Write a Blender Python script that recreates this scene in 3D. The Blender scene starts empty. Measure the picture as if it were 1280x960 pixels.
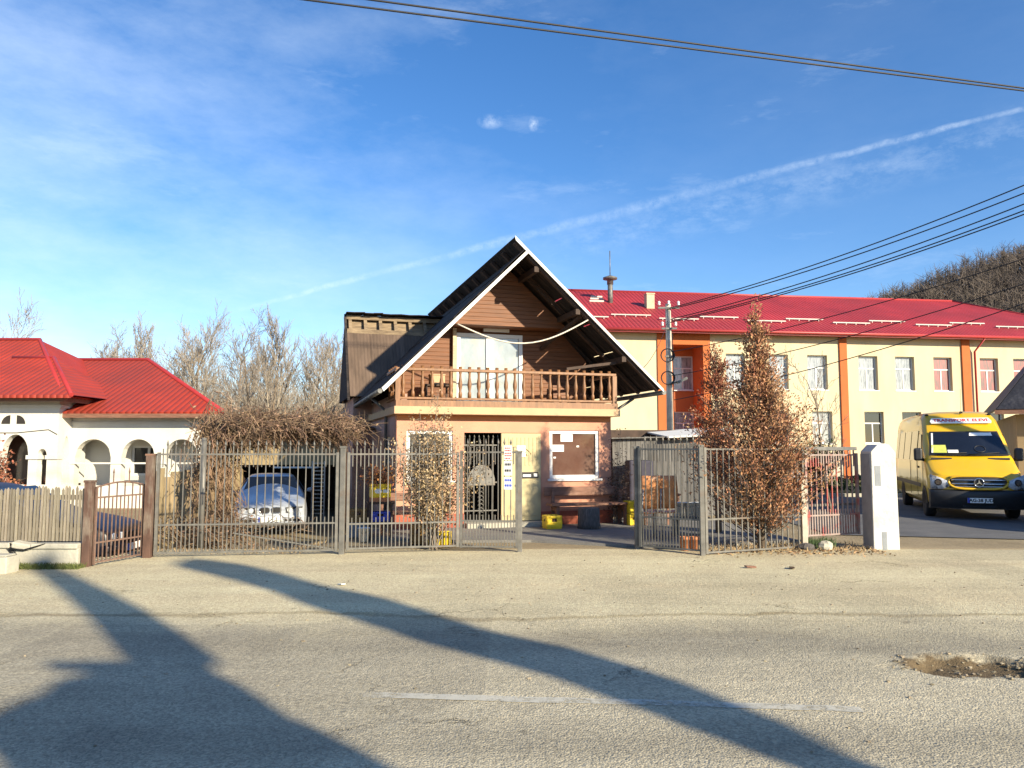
import bpy, math, random
from mathutils import Vector, Matrix, noise
R = math.radians
rnd = random.Random(11)
scene = bpy.context.scene
C = scene.collection

# ------------------------------------------------------------------ camera model
F = 960.0
PITCH = math.atan(80 / F)
CP, SP = math.cos(PITCH), math.sin(PITCH)
EYE = 1.7
SUN_AZ = Vector((0.68, -0.733))      # horizontal direction towards the sun
SUN_EL = 22.0

def ray(px, py):
    x = (px - 640) / F; up = (480 - py) / F
    return Vector((x, CP - SP * up, SP + CP * up))
def W(px, py, Y):
    d = ray(px, py); k = Y / d.y
    return Vector((d.x * k, Y, EYE + d.z * k))
def G(px, py, z=0.0):
    d = ray(px, py); k = (z - EYE) / d.z
    return Vector((d.x * k, d.y * k, z))

class Frame:
    """a building's own axes: u along its front, v into it"""
    def __init__(s, x, y, deg):
        s.o = Vector((x, y, 0)); s.rz = R(deg)
        s.u = Vector((math.cos(s.rz), math.sin(s.rz), 0)); s.v = Vector((-math.sin(s.rz), math.cos(s.rz), 0))
    def uz(s, px, py, v=0.0):
        d = ray(px, py); e = Vector((0, 0, EYE))
        k = (v - (e - s.o).dot(s.v)) / d.dot(s.v)
        p = e + d * k
        return (p - s.o).dot(s.u), p.z
    def w(s, u, v, z): return s.o + s.u * u + s.v * v + Vector((0, 0, z))

def sstep(a, b, x):
    t = min(1, max(0, (x - a) / (b - a))); return t * t * (3 - 2 * t)
def gz(x, y):
    """height of the ground: the yard on the left lies lower than the street"""
    return -0.36 * sstep(12.6, 15.5, y) * sstep(-3.1, -4.4, x)

# ------------------------------------------------------------------ mesh builder
class MB:
    def __init__(s): s.v = []; s.f = []; s.s = []
    def add(s, vs, fs, smooth=False):
        o = len(s.v); s.v += [tuple(p) for p in vs]
        for f in fs: s.f.append(tuple(i + o for i in f)); s.s.append(smooth)
        return s
    def poly(s, *p): return s.add(p, [tuple(range(len(p)))])
    def bx(s, x0, x1, y0, y1, z0, z1):
        v = [(x, y, z) for z in (z0, z1) for y in (y0, y1) for x in (x0, x1)]
        return s.add(v, [(0, 2, 3, 1), (4, 5, 7, 6), (0, 1, 5, 4), (2, 6, 7, 3), (0, 4, 6, 2), (1, 3, 7, 5)])
    def box(s, c, d, rx=0, ry=0, rz=0):
        m = Matrix.Translation(c) @ Matrix.Rotation(rz, 4, 'Z') @ Matrix.Rotation(ry, 4, 'Y') @ Matrix.Rotation(rx, 4, 'X')
        o = len(s.v); s.bx(-d[0]/2, d[0]/2, -d[1]/2, d[1]/2, -d[2]/2, d[2]/2)
        for i in range(o, len(s.v)): s.v[i] = tuple(m @ Vector(s.v[i]))
        return s
    def beam(s, p, q, w, h, up=(0, 0, 1)):
        p = Vector(p); q = Vector(q); d = (q - p).normalized(); u = Vector(up)
        a = d.cross(u)
        if a.length < 1e-4: a = d.cross(Vector((0, 1, 0)))
        a.normalize(); b = a.cross(d).normalized(); a = a * w / 2; b = b * h / 2
        v = [p-a-b, p+a-b, p+a+b, p-a+b, q-a-b, q+a-b, q+a+b, q-a+b]
        return s.add(v, [(0, 1, 2, 3), (7, 6, 5, 4), (0, 4, 5, 1), (1, 5, 6, 2), (2, 6, 7, 3), (3, 7, 4, 0)])
    def tube(s, pts, rs, n=6, cap=True, smooth=True):
        pts = [Vector(p) for p in pts]
        if not isinstance(rs, (list, tuple)): rs = [rs] * len(pts)
        o = len(s.v); ref = Vector((0.31, 0.17, 0.93))
        for i, p in enumerate(pts):
            d = (pts[min(i+1, len(pts)-1)] - pts[max(i-1, 0)])
            d = d.normalized() if d.length > 1e-6 else Vector((0, 0, 1))
            a = d.cross(ref)
            if a.length < .15: a = d.cross(Vector((1, 0, 0)))
            a.normalize(); b = d.cross(a)
            for k in range(n):
                t = 2 * math.pi * k / n
                s.v.append(tuple(p + (a * math.cos(t) + b * math.sin(t)) * rs[i]))
        for i in range(len(pts) - 1):
            for k in range(n):
                k2 = (k + 1) % n
                s.f.append((o+i*n+k, o+i*n+k2, o+(i+1)*n+k2, o+(i+1)*n+k)); s.s.append(smooth)
        if cap:
            s.f.append(tuple(o + k for k in reversed(range(n)))); s.s.append(False)
            s.f.append(tuple(o + (len(pts)-1)*n + k for k in range(n))); s.s.append(False)
        return s
    def prism(s, pl, off):
        pl = [Vector(p) for p in pl]; off = Vector(off); n = len(pl)
        v = pl + [p + off for p in pl]
        f = [tuple(range(n)), tuple(reversed(range(n, 2*n)))]
        f += [(i, i + n, (i+1) % n + n, (i+1) % n) for i in range(n)]
        return s.add(v, f)
    def slab(s, a, b, c, d, t):
        a, b, c, d = map(Vector, (a, b, c, d)); n = (b - a).cross(d - a).normalized() * t
        return s.prism([a, b, c, d], n)
    def lathe(s, prof, n=16, c=(0, 0, 0), smooth=True):
        o = len(s.v); c = Vector(c)
        for r, z in prof:
            for k in range(n):
                t = 2*math.pi*k/n; s.v.append((c.x + r*math.cos(t), c.y + r*math.sin(t), c.z + z))
        for i in range(len(prof)-1):
            for k in range(n):
                k2 = (k+1) % n
                s.f.append((o+i*n+k, o+i*n+k2, o+(i+1)*n+k2, o+(i+1)*n+k)); s.s.append(smooth)
        s.f.append(tuple(o+k for k in reversed(range(n)))); s.s.append(False)
        s.f.append(tuple(o+(len(prof)-1)*n+k for k in range(n))); s.s.append(False)
        return s
    def disc(s, c, r, axis, t=.01, n=16, ry=None):
        """short cylinder along axis"""
        c = Vector(c); ax = Vector(axis).normalized()
        a = ax.cross(Vector((0, 0, 1)))
        if a.length < .1: a = Vector((1, 0, 0))
        a.normalize(); b = ax.cross(a); ry = ry or r
        pl = [c + a*r*math.cos(2*math.pi*k/n) + b*ry*math.sin(2*math.pi*k/n) for k in range(n)]
        return s.prism(pl, ax * t)
    def blob(s, c, r, n=7, m=5, j=.2, seed=0):
        q = random.Random(seed); o = len(s.v); c = Vector(c)
        if not isinstance(r, (tuple, list)): r = (r, r, r)
        for i in range(m + 1):
            th = math.pi * i / m
            for k in range(n):
                ph = 2*math.pi*k/n; e = 1 + q.uniform(-j, j)
                s.v.append((c.x + r[0]*e*math.sin(th)*math.cos(ph), c.y + r[1]*e*math.sin(th)*math.sin(ph), c.z + r[2]*e*math.cos(th)))
        for i in range(m):
            for k in range(n):
                k2 = (k+1) % n
                s.f.append((o+i*n+k, o+(i+1)*n+k, o+(i+1)*n+k2, o+i*n+k2)); s.s.append(False)
        return s
    def build(s, name, m, parent=None, bevel=0, kind=None, autosmooth=False):
        me = bpy.data.meshes.new(name); me.from_pydata(s.v, [], s.f); me.update()
        me.polygons.foreach_set('use_smooth', [True]*len(s.f) if autosmooth else s.s)
        me.materials.append(m if not isinstance(m, str) else M[m])
        o = bpy.data.objects.new(name, me); C.objects.link(o)
        if parent: o.parent = parent
        if kind: o['kind'] = kind
        if bevel:
            b = o.modifiers.new('bev', 'BEVEL'); b.width = bevel; b.segments = 2; b.limit_method = 'ANGLE'; b.angle_limit = R(40)
        return o

def thing(name, label, cat, loc=(0, 0, 0), rz=0, group=None):
    o = bpy.data.objects.new(name, None); C.objects.link(o); o.empty_display_size = .2
    o.location = loc; o.rotation_euler = (0, 0, rz); o['label'] = label; o['category'] = cat
    if group: o['group'] = group
    return o
def tag(o, label, cat, group=None, kind=None):
    o['label'] = label; o['category'] = cat
    if group: o['group'] = group
    if kind: o['kind'] = kind
    return o
def dup(root, loc, rz, label=None, scale=None):
    r = root.copy(); C.objects.link(r); r.location = loc; r.rotation_euler = (0, 0, rz)
    if scale: r.scale = scale if isinstance(scale, (tuple, list)) else (scale,)*3
    if label: r['label'] = label
    for ch in list(root.children):
        c = ch.copy(); C.objects.link(c); c.parent = r
        for g in ch.children:
            d = g.copy(); C.objects.link(d); d.parent = c
    return r

# ------------------------------------------------------------------ materials
M = {}
def node(nt, t, **kw):
    n = nt.nodes.new(t)
    for k, v in kw.items():
        if k.startswith('i_'): n.inputs[k[2:].replace('_', ' ')].default_value = v
        else: setattr(n, k, v)
    return n
def rgba(c, k=1.0): return (min(1, c[0]*k), min(1, c[1]*k), min(1, c[2]*k), 1)
def mathn(nt, op, a, b=None, clamp=False):
    n = nt.nodes.new('ShaderNodeMath'); n.operation = op; n.use_clamp = clamp
    for i, x in enumerate((a, b)):
        if x is None: continue
        if isinstance(x, (int, float)): n.inputs[i].default_value = x
        else: nt.links.new(x, n.inputs[i])
    return n.outputs[0]
def mixc(nt, fac, a, b, mode='MIX'):
    n = nt.nodes.new('ShaderNodeMix'); n.data_type = 'RGBA'; n.blend_type = mode
    for i, x in ((0, fac), (6, a), (7, b)):
        if isinstance(x, (int, float, tuple)): n.inputs[i].default_value = x
        else: nt.links.new(x, n.inputs[i])
    return n.outputs[2]
def ramp(nt, fac, stops):
    n = nt.nodes.new('ShaderNodeValToRGB'); e = n.color_ramp.elements
    while len(e) < len(stops): e.new(.5)
    for el, (p, c) in zip(e, stops):
        el.position = p; el.color = c if isinstance(c, tuple) else (c, c, c, 1)
    nt.links.new(fac, n.inputs[0]); return n.outputs[0]

def mat(name, col, rough=.8, var=.2, scale=5, col2=None, c2lo=.5, c2hi=.7, bump=0, bscale=40, bdist=.01, metal=0, stretch=(1, 1, 1),
        island=0, wave=None, spec=.5, grain=0, coat=0):
    m = bpy.data.materials.new(name); m.use_nodes = True; nt = m.node_tree; L = nt.links.new
    b = nt.nodes['Principled BSDF']; b.inputs['Roughness'].default_value = rough; b.inputs['Metallic'].default_value = metal
    b.inputs['Specular IOR Level'].default_value = spec
    if coat: b.inputs['Coat Weight'].default_value = coat; b.inputs['Coat Roughness'].default_value = .04
    tc = node(nt, 'ShaderNodeTexCoord'); mp = node(nt, 'ShaderNodeMapping'); L(tc.outputs['Object'], mp.inputs[0]); mp.inputs['Scale'].default_value = stretch
    n1 = node(nt, 'ShaderNodeTexNoise', i_Scale=scale, i_Detail=6, i_Roughness=.6); L(mp.outputs[0], n1.inputs[0])
    c = ramp(nt, n1.outputs[0], [(.3, rgba(col, 1-var)), (.7, rgba(col, 1+var*.7))])
    if col2:
        n2 = node(nt, 'ShaderNodeTexNoise', i_Scale=scale*.45, i_Detail=8, i_Roughness=.65); L(mp.outputs[0], n2.inputs[0])
        n2.noise_dimensions = '4D'; n2.inputs['W'].default_value = 3.3
        c = mixc(nt, ramp(nt, n2.outputs[0], [(c2lo, 0.0), (c2hi, 1.0)]), c, rgba(col2))
    if grain:
        n3 = node(nt, 'ShaderNodeTexNoise', i_Scale=grain, i_Detail=2); L(tc.outputs['Object'], n3.inputs[0])
        c = mixc(nt, .5, c, ramp(nt, n3.outputs[0], [(.3, (.3, .3, .3, 1)), (.7, (.8, .8, .8, 1))]), 'OVERLAY')
    if island:
        g = node(nt, 'ShaderNodeNewGeometry'); h = node(nt, 'ShaderNodeHueSaturation')
        L(g.outputs['Random Per Island'], (mr := node(nt, 'ShaderNodeMapRange', i_To_Min=1-island, i_To_Max=1+island)).inputs[0])
        L(mr.outputs[0], h.inputs['Value'])
        h2 = mathn(nt, 'FRACT', mathn(nt, 'MULTIPLY', g.outputs['Random Per Island'], 7.31))
        L((mr2 := node(nt, 'ShaderNodeMapRange', i_To_Min=.5-.03*island, i_To_Max=.5+.02*island)).outputs[0], h.inputs['Hue']); L(h2, mr2.inputs[0])
        L(c, h.inputs['Color']); c = h.outputs[0]
    L(c, b.inputs['Base Color'])
    hgt = None
    if bump:
        n4 = node(nt, 'ShaderNodeTexNoise', i_Scale=bscale, i_Detail=5); L(mp.outputs[0], n4.inputs[0]); hgt = mathn(nt, 'MULTIPLY', n4.outputs[0], bump)
    if wave:       # [(axis, period, amount, profile)]
        sx = node(nt, 'ShaderNodeSeparateXYZ'); L(tc.outputs['Object'], sx.inputs[0])
        for ax, per, amt, prof in wave:
            q = mathn(nt, 'MULTIPLY', sx.outputs[ax], 1/per)
            w = mathn(nt, 'FRACT', q) if prof == 'SAW' else mathn(nt, 'ABSOLUTE', mathn(nt, 'SINE', mathn(nt, 'MULTIPLY', q, math.pi)))
            if prof == 'GROOVE': w = mathn(nt, 'MINIMUM', mathn(nt, 'MULTIPLY', w, 6), 1)
            w = mathn(nt, 'MULTIPLY', w, amt)
            hgt = w if hgt is None else mathn(nt, 'ADD', hgt, w)
    if hgt is not None:
        bp = node(nt, 'ShaderNodeBump', i_Strength=1, i_Distance=bdist); L(hgt, bp.inputs['Height']); L(bp.outputs[0], b.inputs['Normal'])
    M[name] = m; return m

mat('peach_wall', (.55, .275, .18), .9, .14, 1.2, (.44, .20, .145), .5, .72, .5, 60)
mat('red_plinth', (.36, .10, .06), .9, .3, 4, (.55, .35, .25), .6, .75, .6, 50)
mat('rose_wall', (.45, .27, .22), .9, .25, 2, (.30, .22, .18), .45, .65, .6, 50)
mat('orange_trim', (.62, .25, .10), .9, .12, 2)
mat('cream_band', (.52, .355, .21), .85, .08, 3, bump=.3)
mat('wood_orange', (.17, .060, .018), .6, .4, 3, (.095, .032, .012), .55, .75, stretch=(.6, 3, 14), wave=[(2, .095, 1, 'GROOVE')], bdist=.008)
mat('wood_rail', (.24, .115, .05), .5, .35, 6, (.20, .09, .04), .5, .75, stretch=(3, 3, .6))
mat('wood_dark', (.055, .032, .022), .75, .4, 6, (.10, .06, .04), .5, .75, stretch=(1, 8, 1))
mat('wood_weathered', (.27, .20, .125), .85, .35, 4, (.12, .085, .055), .45, .65, stretch=(1, 5, 5), bump=.4)
mat('wood_pale', (.55, .44, .30), .8, .3, 5, (.35, .27, .18), .5, .75, stretch=(1, 6, 6), bump=.3)
mat('wood_brown', (.20, .095, .06), .65, .35, 4, (.28, .16, .11), .5, .7, stretch=(1, 6, 6), bump=.4)
mat('wood_grey', (.23, .20, .15), .85, .3, 6, (.22, .19, .14), .5, .7, stretch=(6, 6, .8), bump=.5, island=.25)
mat('wood_darkgrey', (.13, .125, .12), .85, .35, 4, (.20, .19, .18), .5, .7, stretch=(5, 5, .6), bump=.5, island=.25)
mat('plank_tan', (.30, .22, .12), .85, .3, 4, (.20, .14, .08), .5, .7, stretch=(5, 5, .6), bump=.5, island=.3)
mat('tin_black', (.030, .026, .026), .85, .4, 4, (.085, .068, .06), .52, .7, stretch=(.8, 4, .8), bump=.5, spec=.15)
mat('tin_brown', (.105, .07, .048), .75, .3, 1.5, (.16, .11, .08), .5, .7, stretch=(4, 1, .6), wave=[(0, .09, .5, 'SIN'), (0, .84, .8, 'GROOVE')], bdist=.012)
mat('white_paint', (.70, .69, .65), .55, .08, 3, (.6, .58, .52), .62, .8)
mat('white_wall', (.63, .62, .57), .9, .06, 1.2, (.50, .47, .39), .52, .8, .5, 50, stretch=(1, 1, .4))
mat('pillar_white', (.60, .59, .55), .9, .08, 3, (.40, .37, .31), .50, .78, 1, 18)
mat('pillar_grey', (.25, .27, .29), .9, .15, 5, bump=.3)
mat('upvc', (.68, .68, .67), .35, .03, 3)
mat('school_wall', (.59, .50, .33), .9, .08, .9, (.47, .385, .24), .48, .78, .4, 30, stretch=(1, 1, .3))
mat('school_orange', (.46, .125, .035), .9, .1, 1, bump=.4, bscale=30)
mat('tile_red', (.36, .034, .014), .6, .3, .5, (.22, .030, .018), .42, .68, wave=[(0, .22, .6, 'SIN'), (1, .36, 1.1, 'SAW')], bdist=.05)
mat('tile_side', (.36, .030, .012), .6, .15, 1.5, (.40, .045, .03), .5, .75, wave=[(1, .22, .8, 'SIN'), (0, .33, .6, 'SAW')], bdist=.05)
mat('tin_red', (.31, .022, .026), .55, .28, .35, (.24, .024, .026), .42, .68, wave=[(0, .25, .8, 'SIN'), (1, .4, .5, 'SAW')], bdist=.05)
mat('tin_red_side', (.38, .024, .026), .55, .1, .6, wave=[(1, .25, .8, 'SIN')], bdist=.05)
mat('roof_trim', (.34, .03, .03), .45, .1, 2)
mat('pale_metal', (.48, .44, .40), .5, .1, 4)
mat('gate_grey', (.155, .148, .132), .5, .3, 8, (.15, .10, .07), .54, .75, metal=.15)
mat('gate_dark', (.12, .12, .115), .5, .3, 8, (.25, .24, .22), .5, .7, metal=.2)
mat('rust_iron', (.16, .10, .075), .75, .35, 9, (.26, .13, .08), .5, .7, bump=.4)
mat('rust_post', (.105, .058, .042), .85, .35, 3, (.22, .18, .14), .5, .65, stretch=(3, 3, 1), bump=.5)
mat('red_bar', (.30, .235, .21), .6, .25, 6, (.33, .06, .05), .5, .6)
mat('concrete', (.42, .40, .33), .95, .2, 3, (.30, .29, .24), .5, .72, .8, 25)
mat('concrete_pole', (.52, .46, .37), .9, .2, 4, (.28, .24, .20), .5, .7, .6, 25)
mat('black', (.012, .012, .013), .6, .3, 5)
mat('rubber', (.016, .016, .017), .75, .3, 9, bump=.3)
mat('plastic_dark', (.022, .023, .026), .5, .25, 6, (.05, .048, .045), .6, .8)
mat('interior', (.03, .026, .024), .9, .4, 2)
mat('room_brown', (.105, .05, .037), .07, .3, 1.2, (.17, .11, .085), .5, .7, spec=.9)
mat('glass', (.02, .025, .032), .05, .3, .7, spec=.9)
mat('glass_curtain', (.40, .42, .43), .10, .2, 9, (.13, .14, .16), .45, .62, stretch=(8, 8, .6), spec=.9)
mat('pane_reflection', (.33, .38, .41), .12, .2, 4, (.46, .44, .34), .5, .6, stretch=(1, 1, .6), spec=.9)  # bright sky reflection put into the pane colour, with cream patches
mat('glass_car', (.010, .013, .022), .04, .2, 2, spec=.8)
mat('curtain_red', (.25, .03, .035), .5, .4, 6, (.05, .03, .03), .45, .6, stretch=(5, 5, .5), spec=.8)
mat('van_yellow', (.72, .43, .012), .32, .05, 2, (.58, .35, .03), .6, .85, coat=.6)
mat('van_side', (.66, .37, .010), .32, .04, 2, coat=.6)
mat('chrome', (.75, .76, .78), .15, .05, 5, metal=1)
mat('lamp_glass', (.55, .58, .62), .08, .35, 14, (.12, .13, .15), .5, .6, spec=.8)
mat('silver_blue', (.44, .48, .55), .32, .05, 3, metal=.15, coat=.4)
mat('navy', (.006, .007, .016), .4, .1, 3)
mat('car_black', (.012, .012, .014), .25, .1, 3, coat=.6)
mat('car_white', (.75, .75, .74), .3, .05, 3, coat=.4)
mat('sign_white', (.85, .85, .82), .5, .04, 5)
mat('sign_red', (.62, .03, .03), .5, .08, 5)
mat('sign_blue', (.02, .06, .45), .5, .1, 5)
mat('paper', (.82, .82, .78), .8, .05, 5)
mat('paper_green', (.60, .64, .12), .7, .15, 10)
mat('crate_yellow', (.80, .55, .015), .45, .12, 6, (.55, .36, .03), .6, .8)
mat('crate_blue', (.03, .06, .42), .45, .15, 6)
mat('crate_brown', (.26, .15, .05), .7, .25, 6)
mat('bucket_white', (.75, .77, .75), .4, .06, 5)
mat('terracotta', (.50, .19, .08), .8, .2, 6, (.62, .42, .30), .62, .8)
mat('stump', (.10, .09, .085), .9, .5, 10, (.28, .25, .23), .55, .7, stretch=(5, 5, .8), bump=1, bscale=20)
mat('chair_ply', (.55, .24, .10), .4, .15, 4, stretch=(1, 1, 4))
mat('door_cream', (.46, .385, .21), .6, .08, 3, (.50, .42, .22), .55, .75)
mat('steel', (.30, .30, .30), .4, .1, 6, metal=.6)
mat('stone_wall', (.36, .27, .14), .95, .25, 3, (.36, .27, .14), .5, .65, 1, 12)
mat('tar_roof', (.022, .022, .028), .6, .5, 3, (.06, .06, .07), .55, .75, bump=1, bscale=8, bdist=.03)
mat('tan_wall', (.34, .25, .14), .9, .15, 2)
mat('tarp', (.035, .032, .055), .7, .4, 5)
mat('cable', (.015, .015, .017), .6, .2, 5)
mat('cable_pale', (.60, .55, .46), .6, .15, 5)
mat('bark', (.16, .12, .085), .9, .35, 9, (.24, .20, .15), .5, .7, stretch=(4, 4, .7), bump=.8, bscale=20)
mat('twig_tan_haze', (.31, .265, .21), .9, .2, 5, island=.3)  # far trees: distance haze put into the colour as a paler tan
mat('twig_grey', (.23, .19, .15), .9, .25, 5, island=.3)
mat('twig_wood', (.092, .076, .07), .95, .35, .05, (.13, .105, .085), .4, .6, island=.45)
mat('vine', (.25, .165, .10), .9, .3, 5, island=.55)
mat('vine_mid', (.21, .14, .09), .9, .3, 5, island=.65)
mat('vine_dark', (.11, .07, .05), .9, .3, 5, island=.55)
mat('dead_needles', (.31, .15, .072), .85, .3, 2, (.45, .30, .165), .48, .64, island=.55)
mat('red_needles', (.26, .10, .05), .85, .3, 2, (.36, .2, .11), .5, .62, island=.5)
mat('dry_leaf', (.42, .31, .17), .85, .25, 3, (.30, .20, .10), .5, .62, island=.45)
mat('green_leaf', (.045, .085, .025), .8, .3, 4, island=.45)
mat('dark_green', (.025, .05, .018), .8, .3, 4, island=.45)
mat('grass', (.11, .13, .035), .9, .3, 3, (.20, .17, .07), .5, .65, island=.4)
mat('dead_flower', (.35, .15, .05), .85, .3, 6, island=.5)
mat('gravel', (.26, .22, .15), .95, .25, 5, island=.45)
mat('litter_leaf', (.30, .20, .10), .9, .25, 5, island=.5)
mat('hill', (.07, .058, .05), 1, .3, .05, (.08, .065, .05), .5, .6)

# glass for panes one can look through a little: dark and glossy is enough at this size

# ------------------------------------------------------------------ ground materials
POT = G(1215, 832)
def ground_mat(name, kind):
    m = bpy.data.materials.new(name); m.use_nodes = True; nt = m.node_tree; L = nt.links.new
    b = nt.nodes['Principled BSDF']; b.inputs['Roughness'].default_value = .92; b.inputs['Specular IOR Level'].default_value = .25
    tc = node(nt, 'ShaderNodeTexCoord'); P = tc.outputs['Object']
    def nz(scale, det=6, rough=.6, w=0, src=P):
        n = node(nt, 'ShaderNodeTexNoise', i_Scale=scale, i_Detail=det, i_Roughness=rough, noise_dimensions='4D'); n.inputs['W'].default_value = w; L(src, n.inputs[0]); return n.outputs[0]
    sx = node(nt, 'ShaderNodeSeparateXYZ'); L(P, sx.inputs[0])
    if kind == 'road':
        tan, tan2 = (.64, .565, .37, 1), (.52, .455, .295, 1)
        asp, asp2 = (.47, .425, .315, 1), (.36, .325, .245, 1)
        dust = mixc(nt, ramp(nt, nz(.9, 7), [(.35, 0.), (.68, 1.)]), tan2, tan)
        asph = mixc(nt, ramp(nt, nz(1.3, 8, .7, 2), [(.35, 0.), (.7, 1.)]), asp2, asp)
        # dust lies over the far half of the street and thins towards the carriageway
        edge = mathn(nt, 'ADD', sx.outputs[1], mathn(nt, 'MULTIPLY', mathn(nt, 'SUBTRACT', nz(.7, 7, .7, 4), .5), 3.2))
        mr = node(nt, 'ShaderNodeMapRange', i_From_Min=6.6, i_From_Max=8.6, interpolation_type='SMOOTHSTEP'); L(edge, mr.inputs[0])
        c = mixc(nt, mathn(nt, 'ADD', mathn(nt, 'MULTIPLY', mr.outputs[0], .8), mathn(nt, 'MULTIPLY', nz(.5, 6, .6, 6), .25)), asph, dust)
        # lengthways tracks along the street
        mp = node(nt, 'ShaderNodeMapping'); L(P, mp.inputs[0]); mp.inputs['Scale'].default_value = (.12, 1.6, 1)
        tr = nz(1.0, 5, .6, 9, mp.outputs[0])
        c = mixc(nt, .55, c, ramp(nt, tr, [(.3, (.36, .36, .36, 1)), (.7, (.64, .64, .64, 1))]), 'OVERLAY')
        def lane(y0, w_, amt, col):
            d_ = mathn(nt, 'ABSOLUTE', mathn(nt, 'SUBTRACT', mathn(nt, 'ADD', sx.outputs[1], mathn(nt, 'MULTIPLY', mathn(nt, 'SUBTRACT', nz(.45, 5, .6, y0), .5), 1.3)), y0))
            f_ = mathn(nt, 'MULTIPLY', ramp(nt, mathn(nt, 'DIVIDE', d_, w_), [(.25, 1.), (1.0, 0.)]), ramp(nt, nz(.6, 5, .6, y0+5), [(.3, amt*.3), (.65, amt)]))
            return mixc(nt, f_, c, col, 'MULTIPLY')
        c = lane(7.0, .75, .75, (.60, .60, .62, 1)); c = lane(4.6, .5, .5, (.66, .66, .68, 1)); c = lane(8.0, .10, .9, (.55, .50, .42, 1))
        # patched squares of newer, darker asphalt
        vp = node(nt, 'ShaderNodeTexVoronoi', i_Scale=.34, distance='CHEBYCHEV'); L(P, vp.inputs[0]); vc_ = node(nt, 'ShaderNodeSeparateColor'); L(vp.outputs['Color'], vc_.inputs[0])
        c = mixc(nt, mathn(nt, 'MULTIPLY', ramp(nt, vc_.outputs[0], [(.72, 0.), (.74, 1.)]), .45), c, (.74, .74, .76, 1), 'MULTIPLY')
        # aggregate
        vo = node(nt, 'ShaderNodeTexVoronoi', i_Scale=70); L(P, vo.inputs[0])
        ag = node(nt, 'ShaderNodeSeparateColor'); L(vo.outputs['Color'], ag.inputs[0])
        c = mixc(nt, .42, c, ramp(nt, ag.outputs[0], [(.05, (.18, .18, .18, 1)), (.5, (.5, .5, .5, 1)), (.97, (.80, .78, .74, 1))]), 'OVERLAY')
        c = mixc(nt, .8, c, ramp(nt, nz(26, 4, .8, 3), [(.30, (.36, .36, .36, 1)), (.70, (.62, .62, .62, 1))]), 'OVERLAY')
        # cracks
        wp = node(nt, 'ShaderNodeVectorMath', operation='ADD'); L(P, wp.inputs[0])
        nv = node(nt, 'ShaderNodeTexNoise', i_Scale=1.6, i_Detail=6, i_Roughness=.7); L(P, nv.inputs[0])
        vs = node(nt, 'ShaderNodeVectorMath', operation='SCALE'); vs.inputs['Scale'].default_value = 1.1; L(nv.outputs[1], vs.inputs[0]); L(vs.outputs[0], wp.inputs[1])
        v2 = node(nt, 'ShaderNodeTexVoronoi', i_Scale=.55, feature='DISTANCE_TO_EDGE'); L(wp.outputs[0], v2.inputs[0])
        ck = ramp(nt, v2.outputs['Distance'], [(.0, 1.), (.008, 0.)])
        ck = mathn(nt, 'MULTIPLY', ck, ramp(nt, nz(.8, 3, .5, 12), [(.55, 0.), (.66, .8)]))
        c = mixc(nt, mathn(nt, 'MULTIPLY', ck, .75), c, (.06, .05, .04, 1))
        # small dark oil and dirt marks
        c = mixc(nt, ramp(nt, nz(3.2, 3, .5, 20), [(.70, 0.), (.76, .65)]), c, (.09, .08, .06, 1))
        # the earth in the pothole
        vd = node(nt, 'ShaderNodeVectorMath', operation='SUBTRACT'); L(P, vd.inputs[0]); vd.inputs[1].default_value = (POT.x, POT.y, 0)
        ve = node(nt, 'ShaderNodeVectorMath', operation='MULTIPLY'); L(vd.outputs[0], ve.inputs[0]); ve.inputs[1].default_value = (1/.62, 1/.36, 0)
        vl = node(nt, 'ShaderNodeVectorMath', operation='LENGTH'); L(ve.outputs[0], vl.inputs[0])
        pd = mathn(nt, 'ADD', vl.outputs['Value'], mathn(nt, 'MULTIPLY', mathn(nt, 'SUBTRACT', nz(5, 5, .6, 1), .5), .9))
        c = mixc(nt, ramp(nt, pd, [(.8, 1.), (1.0, 0.)]), c, mixc(nt, nz(14, 4), (.05, .035, .02, 1), (.20, .15, .085, 1)))
        h = mathn(nt, 'ADD', mathn(nt, 'MULTIPLY', vo.outputs['Distance'], -.5), mathn(nt, 'MULTIPLY', nz(22, 5, .7), 1.1))
        h = mathn(nt, 'SUBTRACT', h, mathn(nt, 'MULTIPLY', ck, 2))
        dist = .011
    elif kind == 'asphalt':
        c = mixc(nt, ramp(nt, nz(1.1, 7), [(.3, 0.), (.7, 1.)]), (.095, .098, .105, 1), (.16, .16, .16, 1))
        c = mixc(nt, .6, c, ramp(nt, nz(60, 3, .8, 3), [(.3, (.3, .3, .3, 1)), (.7, (.7, .7, .7, 1))]), 'OVERLAY')
        h = nz(60, 4, .7); dist = .008
    elif kind == 'concrete':
        c = mixc(nt, ramp(nt, nz(1.4, 7), [(.3, 0.), (.7, 1.)]), (.15, .145, .14, 1), (.24, .23, .21, 1))
        c = mixc(nt, .5, c, ramp(nt, nz(40, 3, .8, 3), [(.3, (.3, .3, .3, 1)), (.7, (.7, .7, .7, 1))]), 'OVERLAY')
        h = nz(40, 4, .7); dist = .008
    else:
        c = mixc(nt, ramp(nt, nz(.7, 8, .65), [(.35, 0.), (.68, 1.)]), (.24, .19, .115, 1), (.37, .30, .19, 1))
        c = mixc(nt, ramp(nt, nz(.15, 5, .6, 3), [(.5, 0.), (.65, .5)]), c, (.10, .11, .045, 1))
        c = mixc(nt, .7, c, ramp(nt, nz(30, 4, .8, 3), [(.3, (.3, .3, .3, 1)), (.7, (.7, .7, .7, 1))]), 'OVERLAY')
        h = nz(24, 5, .7); dist = .03
    L(c, b.inputs['Base Color'])
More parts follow.
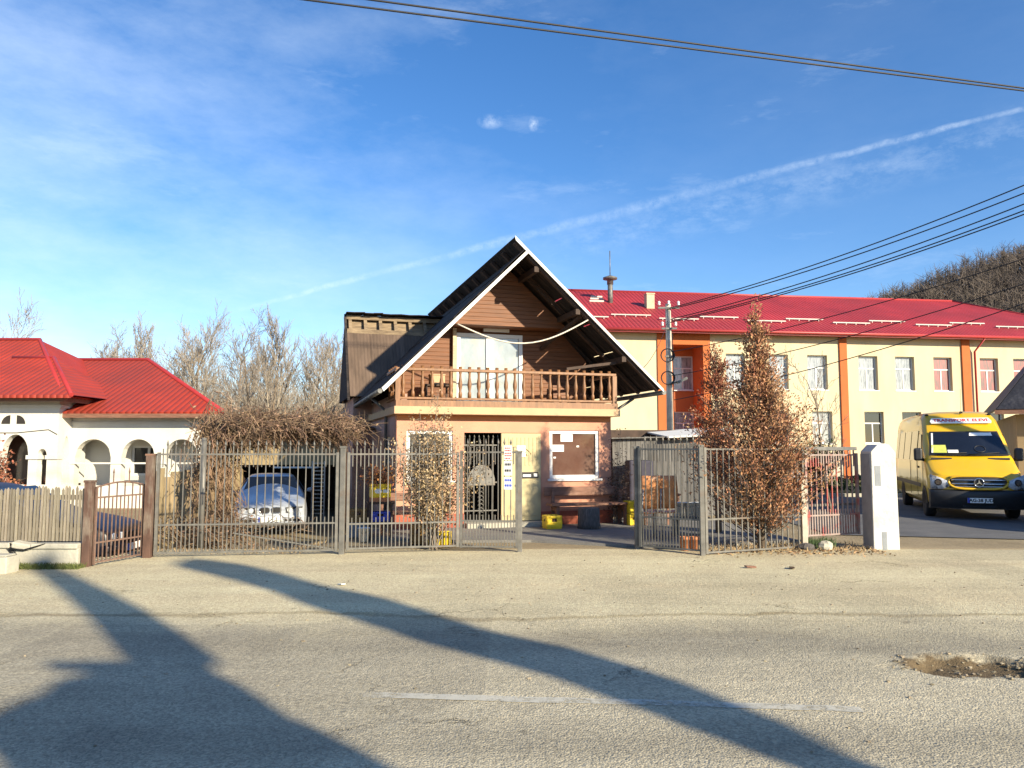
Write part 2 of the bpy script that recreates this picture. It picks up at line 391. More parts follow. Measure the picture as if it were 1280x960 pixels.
    bp = node(nt, 'ShaderNodeBump', i_Strength=1, i_Distance=dist); L(h, bp.inputs['Height']); L(bp.outputs[0], b.inputs['Normal'])
    M[name] = m
ground_mat('road_mat', 'road'); ground_mat('asphalt_mat', 'asphalt'); ground_mat('apron_mat', 'concrete'); ground_mat('earth_mat', 'earth')

def road_z(x, y):
    z = .012 * noise.noise((x*.5, y*.9, 0)) + .005 * noise.noise((x*3, y*4, 3)) + .0025*noise.noise((x*11, y*11, 7))
    d = math.hypot((x - POT.x)/.62, (y - POT.y)/.36) + .30 * noise.noise((x*4, y*4, 1))
    z -= .085 * (1 - sstep(.62, 1.02, d))
    if d < 1.0: z += .014 * noise.noise((x*16, y*16, 2))
    d2 = math.hypot((x + .95)/.55, (y - 4.0)/.22)
    z -= .02 * (1 - sstep(.5, 1.1, d2))
    return z
def grid(name, xs, ys, zf, m, kind='structure'):
    v = [(x, y, zf(x, y)) for y in ys for x in xs]; n = len(xs)
    f = [(j*n+i, j*n+i+1, (j+1)*n+i+1, (j+1)*n+i) for j in range(len(ys)-1) for i in range(n-1)]
    b = MB(); b.v = v; b.f = f; b.s = [True]*len(f)
    return b.build(name, m, kind=kind)
def lin(a, b, st):
    n = max(1, round((b-a)/st)); return [a + (b-a)*i/n for i in range(n+1)]
grid('road', lin(-13, 13, .05), lin(2.2, 6.6, .04) + lin(6.7, 13.1, .1), road_z, M['road_mat'])
# the open ground, one sheet to the horizon: it dips under the street and falls away into the yard on the left
def base_z(x, y):
    if -12.9 < x < 12.9 and 2.4 < y < 12.95: return -.20
    return gz(x, y) - .012
gx = [-4000, -900, -250, -80, -40, -25, -18, -13.0, -12.89] + lin(-12, 12, .6) + [12.89, 13.0, 16, 20, 25, 32, 40, 60, 120, 300, 900, 4000]
gy = [-4000, -600, -120, -40, -15, -5, 0, 2.3, 2.41, 6, 10, 12.94, 13.0] + lin(13.4, 17, .4) + lin(18, 40, 2) + [50, 70, 110, 180, 300, 900, 4000]
grid('ground', gx, gy, base_z, M['earth_mat'])

# school lane: dark asphalt behind the white pillar, with the lighter joint in front of it
lane = MB()
def flat(nm, pts, z, m, thick=0):
    b = MB(); b.poly(*[Vector((p[0], p[1], z)) for p in pts]); return b.build(nm, m, kind='structure')
flat('lane', [(6.3, 15.3), (9.2, 14.6), (13.0, 13.8), (24, 12.6), (40, 18), (40, 27), (6.5, 27)], .004, 'asphalt_mat')
k = MB(); k.bx(3.6, 40, 27.0, 27.15, 0, .12); k.build('kerb', 'concrete', kind='structure')
# concrete apron in front of the shop
AP = [(.35, 14.15), (2.75, 13.15), (5.2, 14.2), (4.6, 19.5), (-2.9, 16.1), (-2.9, 14.6), (-.9, 14.1)]
b = MB(); b.prism([Vector((x, y, .035)) for x, y in AP], (0, 0, -.10)); b.build('apron', 'apron_mat', kind='structure')

# worn centre line, a thin sheet that follows the road's own surface
def worn_paint():
    m = bpy.data.materials.new('worn_paint'); m.use_nodes = True; nt = m.node_tree; L = nt.links.new
    b = nt.nodes['Principled BSDF']; b.inputs['Base Color'].default_value = (.55, .53, .45, 1); b.inputs['Roughness'].default_value = .9
    tc = node(nt, 'ShaderNodeTexCoord')
    n = node(nt, 'ShaderNodeTexNoise', i_Scale=14, i_Detail=8, i_Roughness=.8); L(tc.outputs['Object'], n.inputs[0])
    n2 = node(nt, 'ShaderNodeTexNoise', i_Scale=1.3, i_Detail=3); L(tc.outputs['Object'], n2.inputs[0])
    s = mathn(nt, 'ADD', n.outputs[0], mathn(nt, 'MULTIPLY', mathn(nt, 'SUBTRACT', n2.outputs[0], .5), .8))
    tr = node(nt, 'ShaderNodeBsdfTransparent'); mx = node(nt, 'ShaderNodeMixShader')
    L(ramp(nt, s, [(.35, 0.), (.54, .85)]), mx.inputs[0]); L(tr.outputs[0], mx.inputs[1]); L(b.outputs[0], mx.inputs[2])
    L(mx.outputs[0], nt.nodes['Material Output'].inputs[0]); M['worn_paint'] = m
worn_paint()
a, c_ = G(455, 868), G(1078, 888)
b = MB(); nS = 150; t_ = (c_ - a); nn = Vector((-t_.y, t_.x, 0)).normalized()
for i in range(nS + 1):
    p = a + t_ * i / nS
    for q in (-.055, -.018, .018, .055):
        r = p + nn * q; b.v.append((r.x, r.y, road_z(r.x, r.y) + .005))
for i in range(nS):
    for j in range(3): b.f.append((4*i+j, 4*i+4+j, 4*i+5+j, 4*i+1+j)); b.s.append(True)
b.build('road_marking', M['worn_paint'], kind='structure')

# ------------------------------------------------------------------ small kit: walls with holes
def hole_wall(mb, u0, u1, z0, z1, holes, v0, th):
    """a wall in the plane v = v0 with rectangular holes (ua, ub, za, zb), th thick"""
    us = sorted({u0, u1, *[h[0] for h in holes], *[h[1] for h in holes]}); zs = sorted({z0, z1, *[h[2] for h in holes], *[h[3] for h in holes]})
    for i in range(len(us)-1):
        for j in range(len(zs)-1):
            cu, cz = (us[i]+us[i+1])/2, (zs[j]+zs[j+1])/2
            if any(h[0] < cu < h[1] and h[2] < cz < h[3] for h in holes): continue
            for v, fl in ((v0, 0), (v0+th, 1)):
                q = [(us[i], v, zs[j]), (us[i+1], v, zs[j]), (us[i+1], v, zs[j+1]), (us[i], v, zs[j+1])]
                mb.poly(*(q if not fl else q[::-1]))
    for a, b, c, d in holes + [(u0, u1, z0, z1)]:
        for p, q in (((a, c), (a, d)), ((b, d), (b, c)), ((a, d), (b, d)), ((b, c), (a, c))):
            mb.poly((p[0], v0, p[1]), (q[0], v0, q[1]), (q[0], v0+th, q[1]), (p[0], v0+th, p[1]))
    return mb
def frame_mb(u0, u1, z0, z1, v, w=.06, d=.06, bars=()):
    b = MB(); b.bx(u0, u0+w, v, v+d, z0, z1); b.bx(u1-w, u1, v, v+d, z0, z1)
    b.bx(u0+w, u1-w, v, v+d, z1-w, z1); b.bx(u0+w, u1-w, v, v+d, z0, z0+w)
    for kind, p, a, c in bars:
        if kind == 'v': b.bx(p-w/2, p+w/2, v+.003, v+d-.003, a, c)
        else: b.bx(a, c, v+.004, v+d-.004, p-w/2, p+w/2)
    return b

# ------------------------------------------------------------------ THE CHALET
HF = Frame(-2.40, 16.0, 17.0)
house = thing('chalet', 'small peach house with steep dark roof, wooden balcony and shop windows', 'house', HF.o, HF.rz)
HWID = 4.85; SLABZ0, SLABZ1 = 2.40, 2.56
def hole(px0, py0, px1, py1, v=0): 
    a = HF.uz(px0, (py0+py1)/2, v)[0]; c = HF.uz(px1, (py0+py1)/2, v)[0]; m = (px0+px1)/2
    return (a, c, HF.uz(m, py1, v)[1], HF.uz(m, py0, v)[1])
winL = hole(508, 538, 566, 601); winR = hole(687, 538, 749, 598)
dr = hole(580, 541, 676, 652); door_h = (dr[0], dr[1], .10, dr[3])
w = MB(); hole_wall(w, 0, HWID, .32, SLABZ0 - .12, [winL, winR, (dr[0], dr[1], .32, dr[3])], 0, .25)
w.build('front_wall', 'peach_wall', house)
for a_, b_ in ((-.02, dr[0]), (dr[1], HWID+.02)): w = MB(); w.bx(a_, b_, -.03, .25, -.02, .32); w.build('plinth', 'red_plinth', house)
w = MB(); w.bx(0, HWID, .0, .25, SLABZ0-.12, SLABZ0); w.build('lintel_band', 'orange_trim', house)
# side and back walls
sw = MB()
lw = (.9, 1.75, 1.35, 1.95)
m_ = []
for p in ((-.001, 0), ):
    pass
def side_wall(mb, u, th, v0, v1, z0, z1, holes):
    t = MB(); hole_wall(t, v0, v1, z0, z1, holes, 0, th)
    o = len(mb.v); mb.v += [(u + y, x, z) for x, y, z in t.v]; mb.f += [tuple(i+o for i in reversed(f)) for f in t.f]; mb.s += t.s
side_wall(sw, 0, .25, .25, 9.0, -.4, 2.85, [lw]); sw.build('side_wall', 'rose_wall', house)
sw = MB(); side_wall(sw, HWID-.25, .25, .25, 9.0, -.05, 2.62, []); sw.bx(.25, HWID-.25, 8.75, 9.0, -.3, 2.6); sw.build('rear_wall', 'rose_wall', house)
wf = MB(); t = frame_mb(lw[0], lw[1], lw[2], lw[3], .05); wf.v = [(y, x, z) for x, y, z in t.v]; wf.f = t.f; wf.s = t.s
wfo = wf.build('window', 'upvc', house); b = MB(); b.bx(.09, .10, lw[0]+.05, lw[1]-.05, lw[2]+.05, lw[3]-.05); b.build('pane', 'glass', wfo)
# slab and floor
w = MB(); w.bx(-.10, HWID+.10, -.30, 8.9, SLABZ0, SLABZ1); w.build('balcony_slab', 'cream_band', house, bevel=.01)
w = MB(); w.bx(-.06, HWID+.06, -.26, .02, SLABZ1, SLABZ1+.13); w.build('fascia_board', 'wood_rail', house)
# interior dark
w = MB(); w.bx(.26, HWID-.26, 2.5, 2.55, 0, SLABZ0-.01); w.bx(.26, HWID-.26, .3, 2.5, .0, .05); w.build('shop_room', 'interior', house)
# windows
for hw, nm in ((winL, 'l'), (winR, 'r')):
    fr = frame_mb(hw[0], hw[1], hw[2], hw[3], .03, .075, .07); fr.bx(hw[0]-.05, hw[1]+.05, -.05, .03, hw[2]-.05, hw[2]-.003)
    fo = fr.build('window', 'upvc', house)
    b = MB(); b.bx(hw[0]+.07, hw[1]-.07, .065, .075, hw[2]+.07, hw[3]-.07); b.build('pane', 'room_brown' if nm == 'r' else 'glass', fo)
    if nm == 'r':
        for (a, bq, c, d) in ((691, 556, 706, 564.5), (702, 541, 717, 552)):
            h = hole(a, bq, c, d); p = MB(); p.bx(h[0], h[1], .060, .064, h[2], h[3]); p.build('notice', 'paper', fo)
        for (a, bq) in ((722, 557), (693, 571)):
            p = MB(); h = hole(a, bq, a+3, bq+2); p.bx(h[0], h[1], .060, .064, h[2], h[3]); p.build('pale_spot', 'paper', fo)  # two small pale spots set on the pane
# doorway: cream metal leaf on the right, grille over the dark opening on the left
um = HF.uz(626, 600)[0]
d = MB(); d.bx(um, dr[1]-.01, -.035, .03, .14, dr[3]-.01); dl = d.build('door', 'door_cream', house, bevel=.008)
b = MB(); b.bx(um+.05, dr[1]-.06, -.043, -.036, .14+.10, 1.0); dq = b.build('door_panel', 'door_cream', dl, bevel=.006)
b = MB()
for i in range(9):
    u = um + .09 + i * (dr[1]-um-.18)/8; b.bx(u-.012, u+.012, -.044, -.036, 1.32, dr[3]-.10)
for rr in (.24, .34):
    pts = [(um+.36+rr*math.cos(R(a)), -.046, 1.48+rr*.75*math.sin(R(a))) for a in range(20, 161, 10)]; b.tube(pts, .014, 5)
b.build('grille_ornament', 'door_cream', dl)
h = hole(645, 557, 656, 571); p = MB(); p.bx(h[0], h[1], -.056, -.050, h[2], h[3]); p.build('notice', 'paper', dl)
h = hole(651, 590, 672, 597.5); p = MB(); p.bx(h[0], h[1], -.058, -.050, h[2], h[3]); pl = p.build('name_plate', 'black', dl)
p = MB(); e = (h[1]-h[0]); p.bx(h[0]+.08*e, h[0]+.55*e, -.061, -.0585, h[2]+.03, h[3]-.05); p.bx(h[1]-.28*e, h[1]-.08*e, -.061, -.0585, h[2]+.03, h[3]-.03); p.build('plate_marking', 'paper', pl)
p = MB(); p.disc((um+.10, -.05, .92), .018, (0, -1, 0), .05); p.build('handle', 'black', dl); p = MB(); p.disc((um+.33, -.05, .90), .018, (0, -1, 0), .03); p.build('lock', 'black', dl)
g = MB(); uo = dr[0]
for i in range(8):
    u = uo+.04 + i*(um-uo-.08)/7; g.tube([(u, .10, .12), (u, .10, dr[3]-.10)], .009, 5); g.lathe([(.022, 0), (.0, .06)], 4, (u, .10, dr[3]-.10))
for z in (.35, .95, 1.75): g.bx(uo+.02, um-.02, .093, .107, z, z+.025)
uc = (uo+um)/2; 
arc = [(uc + .30*math.cos(R(a)), .085, .98 + .36*math.sin(R(a))) for a in range(0, 181, 12)]
g.prism(arc + [(uc-.30, .085, .90), (uc+.30, .085, .90)], (0, .01, 0))
for i in range(7):
    z = .30 + i*.085; g.tube([(uc-.02+.06*math.cos(R(a)), .082, z+.04*math.sin(R(a))) for a in range(-90, 200, 40)], .009, 4)
g.build('entrance_grille', 'gate_grey', house)
s = MB(); s.bx(dr[0], dr[1], -.35, .25, -.02, .13); s.build('doorstep', 'concrete', house, bevel=.01)

# upper storey: recessed timber wall, projecting gable boards
VW, VG, VR = 1.20, .62, -.60
RU, RZ = 2.65, 5.86                     # ridge
EL, ELZ = -.38, 2.82; ER, ERZ = 5.84, 2.91
slL = (RZ-ELZ)/(RU-EL); slR = (RZ-ERZ)/(ER-RU)
def lz(u): return RZ - (RU-u)*slL
def rz_(u): return RZ - (u-RU)*slR
ud0 = HF.uz(570, 470, VW)[0]; ud1 = HF.uz(652, 470, VW)[0]; zd1 = HF.uz(610, 418, VW)[1]
ZG = HF.uz(620, 407, VG)[1]
w = MB()
w.poly((.15, VW, SLABZ1), (ud0, VW, SLABZ1), (ud0, VW, zd1), (ud0, VW, ZG+.05), (max(.15, RU-(RZ-ZG-.05)/slL), VW, ZG+.05), (.15, VW, lz(.15)-.12))
w.poly((ud1, VW, SLABZ1), (HWID-.1, VW, SLABZ1), (HWID-.1, VW, rz_(HWID-.1)-.12), (RU+(RZ-ZG-.05)/slR-.05, VW, ZG+.05), (ud1, VW, ZG+.05))
w.poly((ud0, VW, zd1), (ud1, VW, zd1), (ud1, VW, ZG+.05), (ud0, VW, ZG+.05))
w.build('timber_wall', 'wood_orange', house)
ga, gb = RU-(RZ-ZG)/slL+.10, RU+(RZ-ZG)/slR-.10
w = MB(); w.prism([(ga, VG, ZG), (gb, VG, ZG), (RU, VG, RZ-.10)], (0, .05, 0)); w.build('gable_boards', 'wood_orange', house)
w = MB(); w.bx(ga, gb, VG+.05, VW, ZG, ZG+.04); w.build('soffit', 'wood_orange', house)
# balcony door
fr = frame_mb(ud0, ud1, SLABZ1-.02, zd1, VW-.07, .085, .09, [('v', (ud0+ud1)/2, SLABZ1, zd1-.08)]); fr.bx((ud0+ud1)/2-.09, (ud0+ud1)/2+.09, VW-.065, VW-.02, SLABZ1, zd1-.08)
bd = fr.build('balcony_door', 'upvc', house)
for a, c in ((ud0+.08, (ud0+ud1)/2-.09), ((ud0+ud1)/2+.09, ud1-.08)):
    p = MB(); p.bx(a, c, VW-.03, VW-.02, SLABZ1+.10, zd1-.085); p.build('pane', 'pane_reflection', bd)
p = MB(); p.bx(ud0-.10, ud0-.02, VW-.12, VW-.02, SLABZ1, zd1+.1); p.build('door_post', 'wood_pale', house)
p = MB(); uu = HF.uz(603, 415, VW)[0]; p.bx(uu, uu+.62, VW-.12, VW-.04, zd1+.05, zd1+.14); p.build('blind_box', 'upvc', house)
# railing
VB = -.16; z0, z1 = SLABZ1+.15, 3.37
p = MB(); p.bx(-.06, HWID+.06, VB-.045, VB+.045, z1-.06, z1); p.bx(-.06, .03, VB+.045, VW, z1-.06, z1); p.bx(HWID-.03, HWID+.06, VB+.045, VW, z1-.06, z1)
p.bx(-.06, HWID+.06, VB-.03, VB+.03, z0, z0+.05); p.bx(-.055, .025, VB+.03, VW, z0, z0+.05); p.build('handrail', 'wood_rail', house, bevel=.01)
prof = [(.040, 0), (.040, .10), (.024, .14), (.044, .24), (.046, .30), (.027, .42), (.024, .50), (.040, .56), (.024, .60), (.037, .66), (.037, z1-z0-.12)]
bal = MB(); bal.lathe(prof, 8); proto = bal.build('baluster', 'wood_rail', house); proto.location = (.10, VB, z0+.05)
nb = 24
for i in range(1, nb):
    q = proto.copy(); C.objects.link(q); q.parent = house; q.location = (.10 + i*(HWID-.2)/(nb-1), VB, z0+.05)
for vv in (.12, .40, .68, .96):
    q = proto.copy(); C.objects.link(q); q.parent = house; q.location = (-.015, vv, z0+.05)
for u in (-.015, HWID+.015):
    p = MB(); p.bx(u-.05, u+.05, VB-.05, VB+.05, SLABZ1+.13, z1-.06); p.build('corner_post', 'wood_rail', house)
# roof: right slope overshoots the ridge; sheets with small slits between them
def slope_pt(side, u, v, dz=0): return Vector((u, v, (lz(u) if side < 0 else rz_(u)) + dz))
rr = random.Random(5)
rs = MB(); VEND = 9.4
utop = RU - .26
rows = [utop + (ER-utop)*i/11 for i in range(12)]
for i in range(11):
    v = VR
    while v < VEND - .01:
        v2 = min(VEND, v + rr.uniform(.5, .9)); gapu = rr.choice((0, 0, 0, 0, .006, .009)) if i > 0 else 0; gapv = rr.choice((0, 0, 0, .004))
        a, c = rows[i] + gapu - (.06 if gapu == 0 and i else 0), rows[i+1]
        dz = .014*(i % 2) + rr.uniform(0, .006) + .10
        rs.slab(slope_pt(1, a, v, dz), slope_pt(1, c, v, dz), slope_pt(1, c, v2-gapv, dz), slope_pt(1, a, v2-gapv, dz), .012)
        v = v2
rf = rs.build('roof_slope', 'tin_black', house)
rs = MB()
rows = [EL + (RU-EL)*i/6 for i in range(7)]
for i in range(6):
    v = VR
    while v < VEND - .01:
        v2 = min(VEND, v + rr.uniform(.6, 1.0)); dz = .10 + .016*(i % 2) + rr.uniform(0, .008)
        a, c = rows[i] - .07*(i > 0) - (rr.uniform(0, .10) if i == 0 else 0), rows[i+1]
        rs.slab(slope_pt(-1, a, v, dz), slope_pt(-1, c, v, dz), slope_pt(-1, c, v2+.03, dz+.008), slope_pt(-1, a, v2+.03, dz+.008), .010)
        v = v2
rs.build('roof_slope', 'tin_black', house)
# boarding and rafters under the sheets
b = MB()
for k in range(11):
    v = VR + .12 + k*.92
    b.beam(slope_pt(1, utop+.02, v, .03), slope_pt(1, ER-.06, v, .03), .07, .12, (0, 1, 0)); b.beam(slope_pt(-1, RU-.03, v, .02), slope_pt(-1, EL+.06, v, .02), .07, .12, (0, 1, 0))
for u in (RU+.25, RU+1.2, ER-.9): b.beam(slope_pt(1, u, VR+.05, -.08), slope_pt(1, u, VEND, -.08), .10, .12)
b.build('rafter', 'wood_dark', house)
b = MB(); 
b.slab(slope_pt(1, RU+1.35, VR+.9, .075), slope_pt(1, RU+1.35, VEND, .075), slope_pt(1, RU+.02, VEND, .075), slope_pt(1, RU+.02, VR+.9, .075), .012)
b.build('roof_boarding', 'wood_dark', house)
# white barge boards
b = MB()
b.prism([slope_pt(1, utop, VR-.02, .13), slope_pt(1, ER+.03, VR-.02, .13), slope_pt(1, ER+.03, VR-.02, .06), slope_pt(1, utop+.02, VR-.02, .05)], (0, .03, 0))
b.build('barge_board', 'white_paint', house)
b = MB()
b.prism([slope_pt(-1, RU+.01, VR-.02, .06), slope_pt(-1, EL-.02, VR-.02, .10), slope_pt(-1, EL+.02, VR-.02, -.01), slope_pt(-1, RU+.05, VR-.02, -.03)], (0, .03, 0))
b.build('barge_board', 'white_paint', house)
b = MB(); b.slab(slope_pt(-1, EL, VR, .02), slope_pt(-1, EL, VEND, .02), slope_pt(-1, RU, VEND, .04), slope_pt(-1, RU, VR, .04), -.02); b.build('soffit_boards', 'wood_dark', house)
# gutters, bracket poles, downpipe, hanging cable
b = MB(); b.tube([(ER+.05, VR, ERZ+.03), (ER+.05, VEND, ERZ+.0)], .055, 8); b.tube([(ER+.02, .9, ERZ-.02), (ER-.5, .8, ERZ-.32), (HWID+.07, .7, ERZ-.40), (HWID+.07, .7, .3)], .035, 6); b.build('gutter', 'gate_dark', house)
b = MB(); b.tube([(EL-.05, VR, ELZ+.02), (EL-.05, VEND, ELZ-.06)], .05, 8); b.tube([(EL-.03, 1.2, ELZ), (-.06, 1.2, ELZ-.30), (-.06, 1.2, -.2)], .035, 6); b.build('gutter', 'gate_dark', house)
b = MB(); b.beam((HWID-1.1, VR+.5, 3.45), (ER-.62, VR+.35, 3.66), .06, .06); b.beam((RU+.95, VW, 4.05), (RU+1.35, VR+.2, 4.62), .07, .07); b.build('brace', 'wood_dark', house)
pa = Vector((*[HF.uz(572, 405, VR+.05)[0]], VR+.05, HF.uz(572, 405, VR+.05)[1])); pb = Vector((HF.uz(735, 400, VR+.05)[0], VR+.05, HF.uz(735, 400, VR+.05)[1]))
pts = [pa.lerp(pb, i/16) + Vector((0, 0, -.46*math.sin(math.pi*i/16)**1.0)) for i in range(17)]
b = MB(); b.tube(pts, .017, 6); b.build('hanging_cable', 'cable_pale', house)
# cross wing on the left with a steep sheeted front
uW = -.60; vA, vRg, vBk = 4.15, 5.75, 7.35; zA, zRg = 3.02, 5.42
def wing(v, z): return v, z
t0 = .80                                  # sheets stop short of the ridge
vS, zS = vA + (vRg-vA)*t0, zA + (zRg-zA)*t0
b = MB(); b.slab((uW, vA, zA), (2.3, vA, zA), (2.3, vS, zS), (uW, vS, zS), .03); b.slab((uW, vBk, zA), (uW, vRg, zRg), (2.4, vRg, zRg), (2.4, vBk, zA), .03)
wr = b.build('wing_roof', 'tin_brown', house)
b = MB()
dv, dz = (vRg-vA), (zRg-zA)
for t in (.97, .79): b.beam((uW, vA+dv*t-.03, zA+dz*t), (2.3, vA+dv*t-.03, zA+dz*t), .10, .12)
for i in range(7): u = uW+.10+i*.42; b.beam((u, vA+dv*.80, zA+dz*.80), (u, vA+dv*.98, zA+dz*.98), .09, .06)
b.build('batten', 'wood_weathered', house)
b = MB(); b.slab((uW+.02, vA+dv*.80+.12, zA+dz*.80-.06), (2.3, vA+dv*.80+.12, zA+dz*.80-.06), (2.3, vRg+.05, zRg-.10), (uW+.02, vRg+.05, zRg-.10), .01); b.build('roof_lining', 'wood_weathered', house)
b = MB()
for i in range(12): b.beam((uW-.02+i*.25, vRg-.10, zRg+.02+rr.uniform(0, .03)), (uW+.24+i*.25, vRg-.10, zRg+.02+rr.uniform(0, .03)), .45, .02)
b.build('ridge_sheet', 'tin_black', house)
b = MB(); b.prism([(uW, vA, zA), (uW, vRg, zRg), (uW, vBk, zA)], (-.03, 0, 0)); b.prism([(uW, vA-.05, zA-.1), (uW, vRg-.06, zRg+.02), (uW, vRg, zRg-.12), (uW, vA+.12, zA-.1)], (-.06, 0, 0)); b.build('wing_gable', 'tin_black', house)
# wall under the wing, back to the yard
b = MB(); b.bx(uW+.12, 0, vA+.3, vBk-.2, -.4, zA); b.build('wing_wall', 'rose_wall', house)
# a low table, flowerpot and pale box on the balcony
t = thing('balcony_table', 'small dark table standing on the wooden balcony beside the glazed door', 'table', HF.w(.95, .55, SLABZ1), HF.rz)
b = MB(); b.bx(-.30, .30, -.22, .22, .48, .52); b.build('table_top', 'wood_dark', t)
for x in (-.26, .26):
    for y in (-.18, .18): b = MB(); b.bx(x-.02, x+.02, y-.02, y+.02, 0, .48); b.build('leg', 'wood_dark', t)
b = MB(); b.bx(-.16, .16, -.12, .12, 0, .20); b.bx(-.17, .17, -.13, .13, .20, .23)
o = b.build('storage_box', 'cream_band', bevel=.01); o.location = HF.w(.95, .55, SLABZ1+.521); o.rotation_euler.z = HF.rz; tag(o, 'pale lidded box on the dark balcony table', 'box')
b = MB(); b.bx(-.42, .42, -.012, .012, 0, .62); o = b.build('leaning_board', 'wood_orange'); o.location = HF.w(4.25, .95, SLABZ1+.003); o.rotation_euler = (R(-8), 0, HF.rz); tag(o, 'brown board leaning at the right end of the balcony', 'board')

# ------------------------------------------------------------------ iron gates and fences
def spear(b, p, h=.10, r=.020): b.lathe([(.008, 0), (r, .025), (.0005, h)], 4, p)
def iron(name, label, cat, p0, p1, zb, zt, zlow, pitch=.125, m='gate_grey', tips=True, tall=.16, topm=None, short=True, group=None, bar=.0085, frame=.022, diag=None):
    """a panel of square bars between two ground points"""
    p0 = Vector((p0[0], p0[1], 0)); p1 = Vector((p1[0], p1[1], 0)); d = p1-p0; Lg = d.length
    t = thing(name, label, cat, p0, math.atan2(d.y, d.x), group)
    b = MB()
    for z in (zb, zlow, zt): b.bx(0, Lg, -frame*.5, frame*.5, z-frame*.6, z+frame*.6)
    if not topm: pass
    for x in (0, Lg): b.bx(x-frame, x+frame, -frame, frame, zb-.02, zt+.03)
    if diag: b.beam((diag[0]*Lg, .012, diag[1]), (diag[2]*Lg, .012, diag[3]), .02, .02)
    b.build('frame', topm or m, t)
    b = MB(); n = max(2, int(Lg/pitch)); st = Lg/n; q = random.Random(int(Lg*1000))
    for i in range(1, n):
        x = i*st; tilt = q.uniform(-.006, .006)
        b.beam((x, 0, zb), (x+tilt, 0, zt+tall-.03), bar*2, bar*2, (0, 1, 0))
        if tips: spear(b, (x+tilt, 0, zt+tall-.03))
    if short:
        for i in range(n):
            x = (i+.5)*st
            b.beam((x, 0, zb), (x, 0, zlow+.10), bar*1.9, bar*1.9, (0, 1, 0)); b.beam((x, 0, zt-.20), (x, 0, zt+.09), bar*1.9, bar*1.9, (0, 1, 0))
    b.build('bars', m, t)
    return t
P183 = G(186, 697); P427 = G(427, 693); P575 = G(574, 689); P647 = G(646, 690); P877 = G(877, 694); P800 = G(801, 687); P1008 = G(1006, 686); P1076 = G(1074, 682)
iron('vehicle_gate', 'wide closed silver grey iron gate in front of the parked silver car', 'gate', (P183.x+.10, P183.y), (P427.x-.09, P427.y), .07, 1.60, .50, diag=(.42, .36, .97, .09), bar=.0075)
iron('gate_leaf', 'grey iron gate panel behind which the dry shrub and yellow crates stand', 'gate', (P427.x+.09, P427.y), (P575.x-.03, P575.y), .09, 1.60, .48, bar=.0075)
tl = iron('gate_leaf', 'narrow grey iron gate leaf with red sign before the entrance', 'gate', (P575.x+.03, P575.y), P647, .08, 1.63, .50, pitch=.10, bar=.0075)
rl = iron('gate_leaf', 'open dark iron gate leaf swung in before the plywood chairs', 'gate', P877, P800, .07, 1.68, .55, pitch=.105, m='gate_grey', topm='gate_dark', bar=.0075)
iron('iron_fence', 'low grey iron fence in front of the dead brown thuja', 'fence', (P877.x+.08, P877.y), P1008, .04, 1.68, .56, pitch=.115, bar=.0085, short=False, tips=False, tall=.02)
ir = iron('iron_fence', 'red and white iron bar fence beside the white pillar', 'fence', (P1008.x+.05, P1008.y), P1076, .22, 1.58, .55, pitch=.105, m='red_bar', bar=.010, tips=False, tall=.02)
Lr = (P1076-P1008).length-.05
b = MB(); b.bx(-.02, Lr, -.03, .03, 1.66, 1.72); b.build('top_rail', 'gate_dark', ir); b = MB(); b.bx(-.02, Lr+.04, .05, .08, .70, .74); b.build('middle_rail', 'gate_dark', ir)
def post(name, label, p, h, w, m, rz=0, cap=None):
    t = thing(name, label, 'post', (p[0], p[1], 0), rz)
    b = MB(); b.bx(-w/2, w/2, -w/2, w/2, -.1, h); b.build('shaft', m, t, bevel=.006)
    b = MB(); b.bx(-w/2-.008, w/2+.008, -w/2-.008, w/2+.008, h, h+.03); b.build('cap', cap or m, t)
    return t
post('gate_post', 'round topped silver steel post between the two grey gates', P427, 1.70, .085, 'gate_grey')
post('gate_post', 'slim grey steel post at the free end of narrow gate leaf', (P647.x+.05, P647.y+.03), 1.62, .075, 'gate_grey')
post('gate_post', 'grey steel post holding the open dark gate leaf', (P877.x+.02, P877.y), 1.72, .075, 'gate_grey')
post('gate_post', 'dark steel post at the far end of the open gate leaf', (P800.x-.04, P800.y+.1), 1.70, .085, 'gate_dark')
post('gate_post', 'pale squat post between the thuja fence and red bars', P1008, 1.2, .09, 'concrete_pole')
# red sign on the narrow leaf
sg = thing('warning_sign', 'narrow white sign with red writing on the grey gate leaf', 'sign', (P575.x, P575.y, 0), math.atan2(P647.y-P575.y, P647.x-P575.x))
Ln = (P647-P575).length
a, c = Ln*.78, Ln*.92
for zt_, zb_, m1, m2 in ((1.74, 1.50, 'sign_white', 'sign_red'), (1.48, 1.25, 'sign_white', 'black'), (1.22, 1.02, 'sign_white', 'sign_blue')):
    b = MB(); b.bx(a, c, -.022, -.014, zb_, zt_); bo = b.build('board', m1, sg)
    b = MB(); nrow = 5 if m2 == 'sign_red' else 2; q = random.Random(int(zt_*100))
    for r_ in range(nrow):
        z = zt_ - .03 - r_*(zt_-zb_-.03)/nrow; x = a+.012
        while x < c-.02:
            e = q.uniform(.012, .028); b.bx(x, min(c-.006, x+e), -.026, -.0225, z-(.03 if nrow == 5 else .05)+.008, z); x += e+.008
    b.build('lettering', m2, bo)

